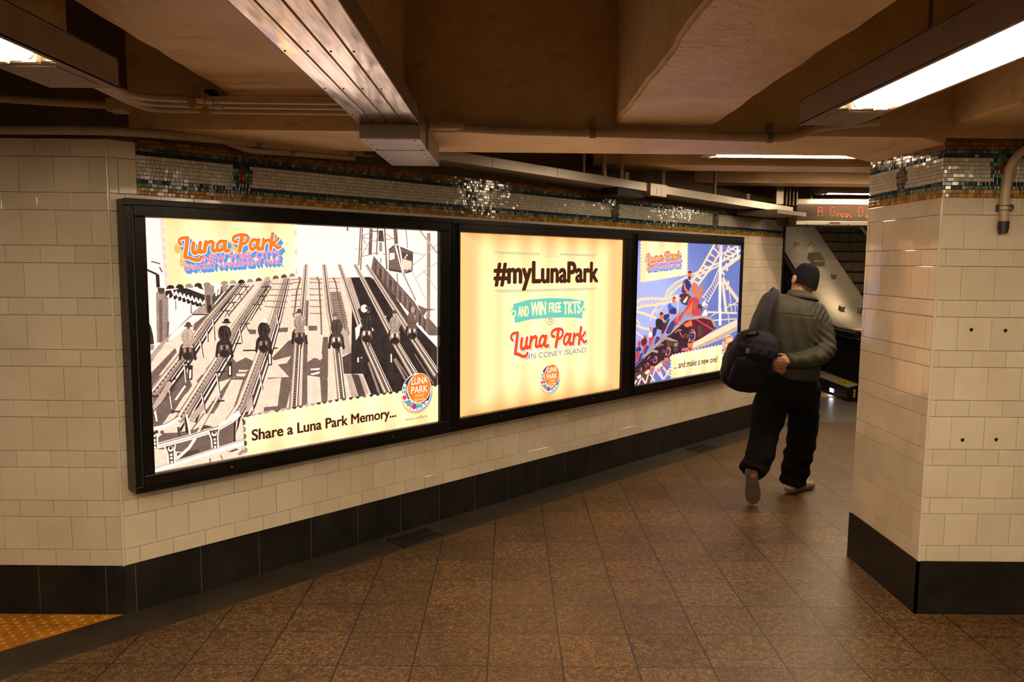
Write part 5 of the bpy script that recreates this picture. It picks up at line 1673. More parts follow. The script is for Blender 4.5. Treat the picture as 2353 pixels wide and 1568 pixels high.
PZ = .667                      # height of the lower print edge
def light_box(name, s_print, s0, s1, pr, label):
    r = thing(name, label, 'light box', WB(s_print, PZ, 0), 'backlit advertisement boxes'); r.rotation_euler = (0, 0, TH)
    a, b, z0, z1 = s0-s_print, s1-s_print, .583-PZ, 1.882-PZ; W1, H1 = W_/1000, H_/1000
    m = MB()                                        # case: back and four deep sides
    for lo, hi in (((a, -.112, z0), (b, -.008, z0+.03)), ((a, -.112, z1-.03), (b, -.008, z1)), ((a, -.112, z0+.03), (a+.028, -.008, z1-.03)), ((b-.028, -.112, z0+.03), (b, -.008, z1-.03)), ((a+.02, -.02, z0+.02), (b-.02, -.008, z1-.02))):
        m.bbox(lo, hi, .003)
    m.build('case', M_BLACKMETAL, r)
    m = MB(); g = .032; q = .0035                   # hinged door frame around the print
    for lo, hi in (((a+g, -.128, z0+g*.8), (b-g, -.101, -q)), ((a+g, -.128, H1+q), (b-g, -.101, z1-g*.8)), ((a+g, -.128, -q), (-q, -.101, H1+q)), ((W1+q, -.128, -q), (b-g, -.101, H1+q))):
        m.bbox(lo, hi, .004)
    d = m.build('door', M_BLACKMETAL, r)
    m = MB(); m.box((a+g-.004, -.1125, z0+.03), (a+g-.0015, -.110, z1-.03)); m.build('seam_strip', M_STEELD, r)
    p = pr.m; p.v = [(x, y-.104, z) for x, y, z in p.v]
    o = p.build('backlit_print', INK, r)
    m = MB(); m.box((-.02, -.1035, -.02), (W1+.02, -.1005, H1+.02)); m.build('diffuser_sheet', M_WHITEENAMEL, r)
    for x in (.35, W1-.35):
        m = MB(); m.cyl((x, -.120, z0+.048), (x, -.131, z0+.048), .006, 10); m.build('door_lock', M_STEELD, d)
    return r
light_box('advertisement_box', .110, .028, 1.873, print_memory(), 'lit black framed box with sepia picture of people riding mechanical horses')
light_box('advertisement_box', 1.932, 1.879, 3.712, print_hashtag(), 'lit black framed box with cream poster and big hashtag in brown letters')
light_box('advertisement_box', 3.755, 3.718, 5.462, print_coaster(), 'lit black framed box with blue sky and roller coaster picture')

# ------------------------------------------------------------------ ceiling fittings
def strip_light(axis, loc, length, dead, W_=.215, Hh=.092, rods=(), label='', drop=.026):
    """open strip light: x along the lamp (0 = dead end), y across, z = 0 lower lip"""
    r = thing('strip_light', label, 'strip light', loc, 'fluorescent strip lights')
    if axis == 'Y': r.rotation_euler = (0, 0, -pi/2)
    m = MB(); t = .004
    m.box((0, -W_/2, .006), (t, W_/2, Hh)); m.box((length-t, -W_/2, .006), (length, W_/2, Hh)); m.box((0, -W_/2, Hh-t), (length, W_/2, Hh))
    for y in (-1, 1):
        m.bbox((0, min(y*W_/2, y*(W_/2-t)), 0), (length, max(y*W_/2, y*(W_/2-t)), Hh), .0015)
        m.bbox((0, min(y*(W_/2-.016), y*W_/2), 0), (length, max(y*(W_/2-.016), y*W_/2), .007), .0015)
    if dead > .02:
        m.bbox((0, -W_/2+.002, .001), (dead, W_/2-.002, .01), .002)
        bm = bmesh.new(); m.box((.06, -W_/2+.035, -.002), (dead-.03, W_/2-.035, .002))
    m.build('housing', M_LAMPBODY, r)
    m = MB(); y = W_/2-.014; o = dead+.002
    m.box((o, -y, Hh-.012), (length-.01, y, Hh-.008))
    for q in (-1, 1): m.box((o, min(q*y, q*(y-.003)), .006), (length-.01, max(q*y, q*(y-.003)), Hh-.01))
    m.box((o, -y, .004), (o+.004, y, Hh-.01)); m.box((length-.014, -y, .004), (length-.01, y, Hh-.01))
    m.build('reflector', M_WHITEENAMEL, r)
    n = max(1, round((length-dead)/1.22)); L = (length-dead-.05)/n
    for i in range(n):
        for yy in (-.042, .042):
            x0 = o+.03+i*L; x1 = x0+L-.03
            m = MB(); m.tube([(x0+.02, yy, .042-drop), (x1-.02, yy, .042-drop)], .0165, 14); m.build('tube', M_LAMP, r)
            for x in (x0, x1):
                h = MB(); h.bbox((x-.013, yy-.02, .018-drop), (x+.013, yy+.02, Hh-.013), .004); h.cyl((x-.019, yy, .042-drop), (x+.019, yy, .042-drop), .0175, 12); h.build('lampholder', M_WHITEENAMEL, r)
    for x in rods:
        m = MB(); m.cyl((x, 0, Hh-.002), (x, 0, SLAB-loc[2]), .007, 8); m.box((x-.02, -.03, Hh-.002), (x+.02, .03, Hh+.006)); m.build('hanger_rod', M_LAMPBODY, r)
    return r
strip_light('Y', (1.20, 2.975, 2.15), 2.2, .31, rods=(.7, 1.9), label='large bright strip light at the upper right, in front of the pillar')
strip_light('Y', (-1.33, 2.464, 2.15), 1.6, .305, rods=(.4, 1.4), label='strip light mostly cut off at the upper left, above the left wall')
strip_light('X', (1.2, 4.88, 2.3), 2.6, .03, W_=.17, rods=(.3, 2.3), label='thin lit strip light just beyond the cross beam, above the walking man')
strip_light('X', (2.3, 6.09, 2.375), 1.3, .03, W_=.17, Hh=.06, rods=(.3, 1.0), label='added unseen strip light between the second and third cross beams', drop=.03)  # added lamp, hidden by the beam, to brighten the wall end and the man
strip_light('X', (2.9, 7.33, 2.3), 2.6, .03, W_=.16, rods=(.3, 2.3), label='short lit strip light directly above the red message sign')
strip_light('X', (3.2, 10.6, 2.95), 2.4, .03, W_=.18, rods=(), label='strip light over the escalator, hidden behind the lintel')
strip_light('X', (-2.2, .45, 2.11), 5.4, .03, Hh=.05, rods=(.4, 5.0), label='added unseen strip light overhead, running across above the viewer', drop=.03)  # added lamp out of view, lifts the light on walls and pillar
strip_light('Y', (2.75, 2.2, 2.16), .66, .03, Hh=.05, rods=(.2, .5), label='added strip light at the right, out of sight beside the pillar', drop=.03)  # added lamp outside the frame, to brighten the pillar front

# metal wireway
r = thing('cable_wireway', 'polished metal wireway of four long panels under the ceiling, top centre', 'wireway', (-.4685, 3.03, 2.15))
X0, X1 = -.585, -.352
m = Part(); m.box((X0+.004, 0.75, 2.156), (X1-.004, 3.03, 2.205)); m.bbox((X1-.004, 0.75, 2.150), (X1, 3.03, 2.212), .0012); m.bbox((X0, 0.75, 2.150), (X0+.004, 3.03, 2.212), .0012)
m.build('trunking', M_LAMPBODY, r)
for k in range(4):
    w_ = (X1-X0)/4; a = X0+k*w_+.003; b = X0+(k+1)*w_-.003
    m = Part(); m.bbox((a, 0.75, 2.150), (b, 3.028, 2.1565), .0012)
    m.box((a+w_*.72, .75, 2.1492), (a+w_*.735, 3.02, 2.151))
    for j in range(5):
        y = 2.85-j*.42; m.cyl((a+.008, y, 2.1505), (a+.008, y, 2.1485), .003, 8, 1)
    m.build('cover_panel', [M_DUCT, M_BLACK], r)
m = Part(); m.bbox((X0, 3.03, 2.094), (X1+.002, 3.86, 2.15), .002); m.box((X1-.001, 3.24, 2.09), (X1+.006, 3.255, 2.2)); m.box((X1-.001, 3.3, 2.09), (X1+.006, 3.31, 2.2))
m.box((X1-.02, 3.03, 2.15), (X1+.002, 3.44, 2.23)); m.box((X0+.0, 3.44, 2.15), (X1, 3.86, 2.185))
for j in range(7):
    for x in (X0+.02, X1-.022): m.cyl((x, 3.07+j*.12, 2.095), (x, 3.07+j*.12, 2.0925), .004, 8, 1)
m.box((X0+.01, 3.33, 2.0925), (X1-.01, 3.332, 2.095), 1)
m.build('lower_box', [M_STEELD, M_BLACK], r)
m = Part(); m.bbox((X0+.004, 3.022, 2.096), (X1-.004, 3.031, 2.148), .002); m.build('end_cap', M_LAMPBODY, r)
for y in (2.6, 1.2):
    m = Part(); m.cyl((X0+.05, y, 2.2), (X0+.05, y, 2.346), .006, 8); m.cyl((X1-.12, y, 2.2), (X1-.12, y, 2.346), .006, 8); m.build('hanger', M_LAMPBODY, r)

# conduits and pipes
def pipe(name, pts, rad, label, cat='pipe', group=None, clamps=(), mat=None, k=5, r2=None):
    r = thing(name, label, cat, Vector(pts[0]), group)
    m = Part(); m.tube(smooth_curve(pts, k) if len(pts) > 2 else pts, rad, 14); m.build('pipe_run', mat or M_PIPE, r)
    for c, d in clamps:
        m = Part(); c = Vector(c); d = Vector(d).normalized(); u_ = d.cross(Vector((0, 0, 1))).normalized() if abs(d.z) < .9 else Vector((1, 0, 0)); v_ = d.cross(u_)
        ring = [[c+d*o+(u_*cos(2*pi*q/14)+v_*sin(2*pi*q/14))*(rad+g) for q in range(14)] for o, g in ((-.012, .0), (-.012, .004), (.012, .004), (.012, 0))]
        m.loft(ring, 0, False, False); m.box(tuple(c+Vector((-.012, -.008, rad))), tuple(c+Vector((.012, .03, rad+.04)))); m.build('clamp', M_LAMPBODY, r)
    return r
for k, (yy, lab) in enumerate(((3.17, 'nearest of three parallel conduits left of the metal wireway'), (3.275, 'middle of three parallel conduits left of the metal wireway'), (3.39, 'farthest of three parallel conduits left of the metal wireway'))):
    pipe('ceiling_conduit', [(-.595, yy, 2.262), (-.9, yy, 2.262), (-1.19-.03*k, yy, 2.262), (-1.33-.03*k, yy-.04, 2.258), (-1.43-.03*k, yy-.17, 2.24), (-1.385-.02*k, 2.75, 2.215), (-1.31-.03*k, 2.46, 2.2)], .0145, lab, 'conduit', 'three conduits left of the wireway')
pipe('wall_pipe', [(-3.0, 3.335, 2.165), (-2.2, 3.338, 2.163), (-1.80, 3.325, 2.162), WB(.12, 2.168, .075), WB(.5, 2.182, .075), WB(.9, 2.192, .075), WB(1.32, 2.206, .08)], .019, 'long painted pipe running above the tiles of the left wall', clamps=((WB(.66, 2.187, .075), U), (WB(1.18, 2.202, .078), U)))
pipe('wall_pipe', [WB(.47, 2.188, .06), WB(.62, 2.152, .06), WB(.8, 2.158, .06), WB(1.22, 2.175, .06)], .015, 'short thin pipe just below the long wall pipe', clamps=((WB(.85, 2.159, .06), U),))
pipe('wall_pipe', [(-3, 3.24, 2.32), (-2.35, 3.24, 2.29), (-2.1, 3.25, 2.275), (-1.87, 3.25, 2.262), (-1.64, 3.25, 2.252)], .016, 'upper pipe at the far left ending in a small box')
t = MB(); t.bbox((-1.66, 3.22, 2.225), (-1.59, 3.30, 2.28), .006); tag(t.build('junction_box', M_PIPE), 'small painted junction box where conduits meet, upper left', 'junction box')
t = MB(); t.bbox((-.37, 3.385, 2.195), (-.2, 3.452, 2.235), .014); tag(t.build('pipe_elbow_box', M_PIPE), 'rounded elbow fitting on the cross beam beside the wireway end', 'pipe fitting')
pipe('beam_pipe', [(-.23, 3.425, 2.205), (0, 3.427, 2.196), (.241, 3.427, 2.192), (.62, 3.427, 2.187), (1.13, 3.427, 2.178), (1.25, 3.425, 2.190), (1.34, 3.415, 2.220), (1.45, 3.40, 2.234), (1.58, 3.35, 2.242)], .0195, 'painted pipe along the front edge of the cross beam', clamps=(((.36, 3.427, 2.19), (1, 0, 0)), ((1.135, 3.427, 2.178), (1, 0, 0))))
r = pipe('pillar_conduit', [(2.33, 3.395, 2.172), (2.265, 3.41, 2.142), (2.222, 3.42, 2.105), (2.197, 3.424, 2.05), (2.188, 3.424, 1.97), (2.187, 3.424, 1.88), (2.189, 3.424, 1.80)], .0195, 'cream conduit bending down the front of the pillar', 'conduit')
m = Part(); m.cyl((2.189, 3.424, 1.825), (2.189, 3.424, 1.788), .0225, 16); m.cyl((2.189, 3.424, 1.79), (2.189, 3.424, 1.772), .019, 16); m.build('end_fitting', M_IRON, r, label='rusty end fitting')
m = Part(); 
for z in (1.873, 1.893): m.tube([(2.188+.021*cos(a), 3.424-.021*sin(a), z) for a in [pi*q/10 for q in range(-1, 12)]], .0025, 6)
m.box((2.16, 3.44, 1.868), (2.235, 3.447, 1.9)); m.tube([(2.222+.013*cos(a), 3.432, 1.886+.013*sin(a)) for a in [2*pi*q/12 for q in range(13)]], .003, 6)
m.build('clamp', M_STEELD, r)

# tags hanging on the conduits
m = MB(); m.box((-1.262, 3.13, 2.255), (-1.222, 3.42, 2.285)); m.box((-1.247, 3.4, 2.26), (-1.237, 3.412, 2.345)); m.bbox((-1.26, 3.118, 2.255), (-1.222, 3.132, 2.31), .004)
m.tube([(-1.20+.018*cos(a), 3.13, 2.245+.014*sin(a)) for a in [2*pi*q/14 for q in range(15)]], .0018, 6); m.tube([(-1.165+.02*cos(a), 3.13, 2.226+.014*sin(a)) for a in [2*pi*q/14 for q in range(15)]], .0018, 6)
tag(m.build('conduit_strap', M_LAMPBODY), 'strap with loose wire loops holding the three conduits', 'strap')
M_TAG = simple('yellow_plastic_tag', (.55, .32, .03), .25)
for x, z, lab in ((-1.262, 2.238, 'upper round yellow tag hanging on the conduits'), (-1.212, 2.208, 'lower round yellow tag catching the light under the conduits')):
    m = MB(); m.tube([(x, 3.118, z), (x, 3.124, z)], .019, 20); m.tube([(x, 3.121, z+.018), (x, 3.121, z+.04)], .0012, 6)
    tag(m.build('round_tag', M_TAG), lab, 'tag', 'round tags on the conduits')
m = MB(); m.bbox((-1.31, 3.36, 2.30), (-1.265, 3.42, 2.345), .003, 0); m.box((-1.31, 3.35, 2.29), (-1.265, 3.43, 2.30), 1); tag(m.build('conduit_bracket', [M_BLACK, M_LAMPBODY]), 'small dark bracket under the beam edge above the yellow tags', 'bracket')

# cable tray along the billboard wall
r = thing('cable_tray', 'long metal cable tray hung along the billboard wall under the ceiling', 'cable tray', WB(1.6, 2.18, .3))
def tz(s): return 2.186-.0145*(s-1.7)
m = Part(); n = 20
for i in range(n):
    a, b = 1.26+i*4.78/n, 1.26+(i+1)*4.78/n
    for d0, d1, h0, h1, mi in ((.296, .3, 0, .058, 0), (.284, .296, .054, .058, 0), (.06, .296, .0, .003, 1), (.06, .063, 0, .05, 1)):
        c = [WB(s, tz(s)+hh, d) for s in (a, b) for d in (d0, d1) for hh in (h0, h1)]
        m.add(c, [(0, 1, 3, 2), (4, 6, 7, 5), (2, 3, 7, 6), (0, 4, 5, 1), (1, 5, 7, 3), (0, 2, 6, 4)], mi)
for s in (2.02, 2.6, 4.5, 5.4): m.add([WB(s, tz(s)+.002, .3006), WB(s+.004, tz(s)+.002, .3006), WB(s+.004, tz(s)+.057, .3006), WB(s, tz(s)+.057, .3006)], [(0, 1, 2, 3)], 2)
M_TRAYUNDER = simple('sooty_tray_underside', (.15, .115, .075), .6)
m.build('tray', [M_STEEL, M_TRAYUNDER, M_BLACK], r)
m = Part(); 
for s0, s1 in ((3.625, 3.835),): pbox(m, WB, s0, s1, tz(3.7)-.028, tz(3.7)+.06, .3, .318, 0); pbox(m, WB, s0+.075, s0+.078, tz(3.7)-.02, tz(3.7)+.03, .318, .3186, 1); pbox(m, WB, s0+.14, s0+.143, tz(3.7)-.02, tz(3.7)+.03, .318, .3186, 1)
m.build('joint_cover', [M_STEEL, M_BLACK], r)
m = Part(); pbox(m, WB, 3.27, 3.6, tz(3.4)-.05, tz(3.4), .14, .285, 0); m.build('loudspeaker_box', M_BLACK, r)
m = Part(); pbox(m, WB, 5.4, 6.0, tz(5.9)-.04, tz(5.9)-.004, .06, .45, 0); m.build('end_tray', M_TRAYUNDER, r)
for s, rr, lab in ((2.917, .010, 'thin rod dropping to the cable tray, first from the left'), (3.137, .019, 'thick pipe dropping to the cable tray, left of the pair'), (3.34, .015, 'thick pipe dropping to the cable tray, right of the pair'), (3.867, .016, 'pipe dropping to the cable tray above the bright joint cover'), (4.639, .011, 'thin rod dropping to the cable tray farther along')):
    m = MB(); m.cyl(WB(s, tz(s)+.004, .26), WB(s, SLAB, .26), rr, 12); m.cyl(WB(s, tz(s)+.004, .26), WB(s, tz(s)+.02, .26), rr*1.4, 12); m.cyl(WB(s, tz(s)+.14, .26), WB(s, tz(s)+.155, .26), rr*1.25, 12)
    tag(m.build('drop_pipe', M_PIPE), lab, 'pipe', 'pipes dropping to the cable tray')
for s, lab in ((3.42, 'pale stub standing on the cable tray beside the pipe pair'), (5.238, 'pale stub standing on the far part of the cable tray')):
    m = MB(); m.tube([WB(s, tz(s)+.003, .24), WB(s, tz(s)+.05, .24), WB(s, tz(s)+.055, .24), WB(s, tz(s)+.12, .24)], [.012, .012, .02, .026], 12); tag(m.build('pipe_stub', M_PIPE), lab, 'pipe', 'stubs on the cable tray')
# pipes beside the sign
m = MB(); m.bbox((2.49, 7.26, 2.19), (2.565, 7.34, SLAB), .006); tag(m.build('riser_duct', M_STEEL), 'square metal riser at the end of the cable tray, left of the sign', 'duct')
for x, lab in ((2.603, 'first thin riser pipe right of the square metal riser'), (2.634, 'second thin riser pipe right of the square metal riser'), (2.668, 'third thin riser pipe right of the square metal riser'), (2.70, 'thin riser pipe nearest the message sign')):
    m = MB(); m.cyl((x, 7.3, 2.19), (x, 7.3, SLAB), .009, 10); tag(m.build('riser_pipe', M_STEELD), lab, 'pipe', 'thin riser pipes by the sign')

# message sign
r = thing('message_sign', 'hanging message sign with red and green dot letters above the escalator', 'sign', (2.75, 7.5, 2.02))
m = Part(); m.bbox((2.78, 7.5, 2.022), (4.1, 7.72, 2.27), .004); m.build('casing', M_LAMPBODY, r)
m = Part(); m.bbox((2.775, 7.49, 2.215), (4.1, 7.505, 2.262), .002)
for x in (3.03, 3.11, 3.19, 3.43): m.cyl((x, 7.488, 2.24), (x, 7.493, 2.24), .006, 8, 1)
m.build('top_rail', [M_STEEL, M_BLACK], r)
m = Part(); m.bbox((2.775, 7.49, 2.018), (4.1, 7.505, 2.054), .002); m.box((3.1, 7.488, 2.03), (3.2, 7.492, 2.046), 1)
for x in (2.88, 3.08, 3.28, 3.5): m.cyl((x, 7.487, 2.022), (x, 7.493, 2.022), .006, 8, 1)
m.build('bottom_rail', [M_STEEL, M_BLACK], r)
M_SCREEN = simple('smoked_sign_window', (.055, .036, .026), .12)
m = Part(); m.box((2.785, 7.494, 2.054), (4.095, 7.502, 2.215)); m.build('window', M_SCREEN, r)
LED_R, LED_G = emit('red_led', (1, .06, .05), 3.0), emit('green_led', (.35, .62, .08), 1.3)
GL = {'A': ['01110', '10001', '10001', '10001', '11111', '10001', '10001', '00000', '10001', '10001'], 'G': ['01110', '10001', '10000', '10000', '10011', '10001', '10001', '00000', '10001', '01110'], 'D': ['11110', '10001', '10001', '10001', '10001', '10001', '10001', '00000', '10001', '11110'],
      'r': ['1011', '1100', '1000', '1000'], 'e': ['0110', '1111', '1000', '0111'], 'a': ['0110', '0011', '1011', '0111'], 't': ['0100', '1110', '0100', '0011'], 'y': ['1001', '0111', '0001', '0110']}
m = Part(); x = 2.985
for word in ('A', 'Great', 'Day'):
    for ch in word:
        g = GL[ch]; big = len(g) == 10; cw, chh = (.0095, .0092) if big else (.0088, .0098)
        for j, row in enumerate(g):
            for i, bit in enumerate(row):
                if bit == '1':
                    zz = 2.188-j*chh if big else 2.128-j*chh
                    m.tube([(x+i*cw, 7.4945, zz), (x+i*cw, 7.4925, zz)], .0042, 6, 1 if j >= (7 if big else 3) else 0, True, False)
        x += .062 if big else .0385
    x += .058
m.build('dot_letters', [LED_R, LED_G], r)
m = Part(); m.cyl((2.95, 7.6, 2.26), (2.95, 7.6, SLAB), .012, 8); m.cyl((3.95, 7.6, 2.26), (3.95, 7.6, SLAB), .012, 8); m.build('hanger_rod', M_STEELD, r)

# ------------------------------------------------------------------ escalator
T30 = math.tan(radians(30)); YB, ZD = 10.02, .86
dz = lambda y: ZD if y < YB-.35 else (ZD+(y-YB)*T30 if y > YB+.35 else ZD+(y-YB+.35)**2/(4*.35)*T30)
M_DECK = steel('satin_escalator_steel', (.62, .55, .45), .42, (1, 4, 1), .75)
r = thing('escalator', 'steel and black escalator balustrade rising beyond the landing plate', 'escalator', (4.2, 9.1, 0))
ys = [9.1, 9.4] + [9.6+.06*i for i in range(15)] + [11, 12, 14.5]
m = Part(); X0, X1 = 4.2, 4.9
prof = [(y, dz(y)) for y in ys]
m.add([(x, y, z) for y, z in prof for x in (X0-.005, X1)] + [(x, y, z-.02) for y, z in prof for x in (X0-.005, X1)],
      [(2*i, 2*i+1, 2*i+3, 2*i+2) for i in range(len(prof)-1)] + [(2*len(prof)+2*i, 2*i, 2*i+2, 2*len(prof)+2*i+2) for i in range(len(prof)-1)] + [(2*i+1, 2*len(prof)+2*i+1, 2*len(prof)+2*i+3, 2*i+3) for i in range(len(prof)-1)] + [(0, 2*len(prof), 2*len(prof)+1, 1)], 0, True)
for y in (11.46,): m.box((X0+.001, y, dz(y)+.0005), (X1-.001, y+.006, dz(y)+.0045))
m.build('deck', M_DECK, r)
m = Part()
m.add([(x, y, z-.02) for y, z in prof for x in (X0, X1)] + [(x, y, max(0, z-.95)) for y, z in prof for x in (X0, X1)],
      [(2*i, 2*i+2, 2*len(prof)+2*i+2, 2*len(prof)+2*i) for i in range(len(prof)-1)] + [(2*i+1, 2*len(prof)+2*i+1, 2*len(prof)+2*i+3, 2*i+3) for i in range(len(prof)-1)] + [(0, 2*len(prof), 2*len(prof)+1, 1)])
m.build('balustrade', M_BLACKMETAL, r)
m = Part(); m.tube([(X0-.04, y, z-.055) for y, z in prof], .032, 10); m.build('handrail', M_RUBBER, r)
m = Part(); m.tube([(X0-.012, y, z-.105) for y, z in prof], .008, 8); m.build('trim_strip', M_DECK, r)
nrm = Vector((0, -sin(radians(30)), cos(radians(30))))
for x, y in ((4.414, 11.86), (4.644, 11.865), (4.664, 11.06), (4.49, 10.33), (4.72, 10.3), (4.33, 13.0), (4.7, 13.0)):
    c = Vector((x, y, dz(y))); n_ = nrm if y > YB+.3 else Vector((0, -.3, .95))
    m = Part(); m.tube([c-n_*.003, c+n_*.05, c+n_*.062], [.042, .042, .034], 16); m.build('slide_stop', M_STEEL, r)
for x, y in ((4.56, 11.45), (4.80, 10.1)):
    Mt = Matrix.Translation((x, y, dz(y))) @ Matrix.Rotation(radians(30) if y > YB+.3 else radians(12), 4, 'X')
    m = Part(); m.bbox((-.085, -.13, -.004), (.085, .13, .085), .006, 0, Mt); m.build('slide_block', M_STEELD, r)
m = Part(); m.bbox((4.085, 9.1, .004), (4.2, 11.2, .175), .004, 1)
m.add([(4.08, 9.09, .175), (4.2, 9.09, .215), (4.2, 11.2, .235), (4.08, 11.2, .195), (4.08, 9.09, .168), (4.2, 9.09, .2), (4.2, 11.2, .2), (4.08, 11.2, .17)], [(0, 1, 2, 3), (0, 4, 5, 1), (3, 7, 4, 0), (1, 5, 6, 2)], 0)
sk = m.build('skirt', [M_DECK, M_BLACKMETAL], r)
M_YEL = simple('yellow_warning_label', (.62, .43, .03), .4); M_LED = emit('comb_light', (.85, .9, 1), 9)
m = Part(); zt = lambda x, y: .175+(x-4.08)/.12*.04+(y-9.09)/2.11*.02+.0015
m.add([(x, y, zt(x, y)) for x, y in ((4.085, 9.16), (4.185, 9.16), (4.185, 9.5), (4.085, 9.5))], [(0, 1, 2, 3)], 0)
for cx_, cy_ in ((4.13, 9.25), (4.145, 9.33), (4.12, 9.4)): m.add([(cx_+.022*cos(a), cy_+.03*sin(a), zt(cx_, cy_)+.001) for a in [2*pi*q/9 for q in range(9)]], [tuple(range(9))], 1)
m.build('warning_label', [M_YEL, M_BLACK], r, label='yellow warning label')
m = Part(); m.bbox((4.079, 9.5, .04), (4.088, 9.6, .085), .003); m.build('comb_lamp', M_LED, r)
m = Part()
for k in range(5): m.box((4.155, 9.0965, .05+k*.022), (4.18, 9.0995, .05+k*.022+(.016 if k % 2 else .011)))
m.build('end_marking', M_YEL, r, label='pale vertical marking on the end of the skirt')
m = MB(); m.box((3.1, 9.4, 0), (4.07, 9.9, .006), 1); m.box((3.1, 9.38, 0), (4.07, 9.42, .008), 0); tag(m.build('comb_plate', [M_YEL, M_DECK]), 'comb plate with yellow line at the foot of the escalator', 'comb plate')
def stair_mat():
    t = NT('dark_brown_riser'); n = t.noise(9, 5); t.p(t.ramp(n, (.3, (.09, .065, .042)), (.7, (.20, .145, .095))), .5); t.bump(t.noise(40, 3), .3, .003); return t.m
M_STAIR = stair_mat()
def stairs(x0, x1, y0, n, label, name='staircase'):
    s = thing(name, label, 'stairs', ((x0+x1)/2, y0, 0)); 
    for k in range(n):
        m = Part(); y, z = y0+k*.30, k*.172
        m.box((x0, y, 0 if k < 3 else z-.3), (x1, y+.32, z+.15), 0); m.bbox((x0, y-.022, z+.15), (x1, y+.32, z+.172), .005, 1)
        for q in range(int((x1-x0)/.22)): m.box((x0+.1+q*.22+.11*(k % 2), y-.003, z+.002), (x0+.106+q*.22+.11*(k % 2), y+.001, z+.148), 1)
        m.build('step', [M_STAIR, M_IRON], s)
    return s
stairs(4.92, 6.6, 10.25, 14, 'dark brown stairs rising right of the steel escalator deck')
stairs(3.15, 4.06, 10.0, 9, 'dark moving steps rising left of the steel escalator deck', 'escalator_steps')
m = MB(); m.tube([(5.60, y, dz(y)+.06) for y in (9.6, 10.02, 11, 12, 13, 14.4)], .022, 8); m.box((5.585, 9.6, 0), (5.615, 9.63, ZD+.05))
tag(m.build('handrail', M_DECK), 'thin pale handrail at the right of the dark stairs', 'handrail')
m = MB(); m.box((1.9, 14.5, 0), (7.5, 14.6, 6)); tag(m.build('wall_back', M_CONCD), 'dark wall at the top of the escalator', 'wall', kind='structure')
m = MB(); m.box((2.72, 8.0, 0), (2.86, 14.5, 5)); tag(m.build('wall_escalator_left', M_BLACKMETAL), 'dark wall beside the escalator, past the tiled wall end', 'wall', kind='structure')
m = MB(); m.box((6.66, 8.2, 0), (6.78, 14.5, 5)); tag(m.build('wall_escalator_right', M_CONCD), 'dark wall right of the stairs', 'wall', kind='structure')
m = MB(); m.box((2.7, 8.2, 3.05), (6.78, 10.9, 3.15)); tag(m.build('ceiling_escalator', M_CONCD), 'dark ceiling over the escalator foot', 'ceiling', kind='structure')

# ------------------------------------------------------------------ the walking man
from mathutils import noise as mn
def remeshed(mb, name, mat, voxel, smooth, parent, wob=0., wscale=(9, 9, 9), folds=None, label=None, shrink=0):
    """fuse overlapping pieces into one continuous skin, then crease it"""
    b = parent.location if parent is not None else Vector()
    me = bpy.data.meshes.new('t'); me.from_pydata([tuple(v) for v in mb.v], [], mb.f); o = bpy.data.objects.new('t', me); COL.objects.link(o)
    r = o.modifiers.new('r', 'REMESH'); r.mode = 'VOXEL'; r.voxel_size = voxel
    s = o.modifiers.new('s', 'SMOOTH'); s.factor = .5; s.iterations = smooth
    dg = bpy.context.evaluated_depsgraph_get(); dg.update()
    out = bpy.data.meshes.new_from_object(o.evaluated_get(dg)); bpy.data.objects.remove(o); bpy.data.meshes.remove(me)
    ns = [v.normal.copy() for v in out.vertices]
    for v, n in zip(out.vertices, ns):
        p = v.co.copy()
        if wob: v.co += n*wob*(mn.fractal(Vector((p.x*wscale[0], p.y*wscale[1], p.z*wscale[2])), .8, 2, 3))
        if folds: v.co += n*folds(p)
        v.co -= b
    out.polygons.foreach_set('use_smooth', [True]*len(out.polygons)); out.materials.append(mat); out.name = name
    ob = bpy.data.objects.new(name, out); COL.objects.link(ob)
    if parent is not None: ob.parent = parent
    if label: ob['label'] = label
    return ob
def oval(c, rx, ry, n=24, tilt=0., roll=0., sq=1.0):
    """horizontal oval ring, optionally sloping sideways (tilt) or front to back (roll)"""
    out = []
    for k in range(n):
        a = 2*pi*k/n; ca, sa = cos(a), sin(a)
        x = rx*math.copysign(abs(ca)**sq, ca); y = ry*math.copysign(abs(sa)**sq, sa)
        out.append(Vector((c[0]+x, c[1]+y, c[2]+tilt*x+roll*y)))
    return out
def limb(mb, pts, rad, k=6, squash=1.0, flat=False):
    sm = smooth_curve(pts, k); n = len(pts)-1; rs = []
    for i in range(len(sm)):
        t = min(i/k, n-1e-6); j = int(t); f = t-j; f = f*f*(3-2*f); rs.append(rad[j]*(1-f)+rad[j+1]*f)
    mb.tube(sm, rs, 16, 0, True, True, squash)
    mb.ball(sm[0], rs[0])
    if not flat: mb.ball(sm[-1], rs[-1])
M_SKIN = NT('skin'); _n = M_SKIN.noise(14, 4)
M_SKIN.p(M_SKIN.ramp(_n, (.3, (.34, .15, .085)), (.7, (.44, .22, .13))), .5); M_SKIN.b.inputs['Subsurface Weight'].default_value = .08; M_SKIN.b.inputs['Subsurface Radius'].default_value = (.01, .004, .002); M_SKIN = M_SKIN.m
def cloth(name, col, rough=.8, bump=.25, sheen=.2, bs=22):
    t = NT(name); n = t.noise(5, 4); t.p(t.ramp(n, (.3, tuple(v*.82 for v in col)), (.7, tuple(v*1.15 for v in col))), rough, 0, .1)
    t.b.inputs['Sheen Weight'].default_value = sheen
    t.bump(t.math('ADD', t.noise(bs, 4, .6, t.mapped((1, 1, .45))), t.math('MULTIPLY', t.noise(900, 1), .05)), bump, .012); return t.m
M_JACKET = cloth('olive_grey_jacket_cloth', (.048, .046, .035), .5, .3, 0)
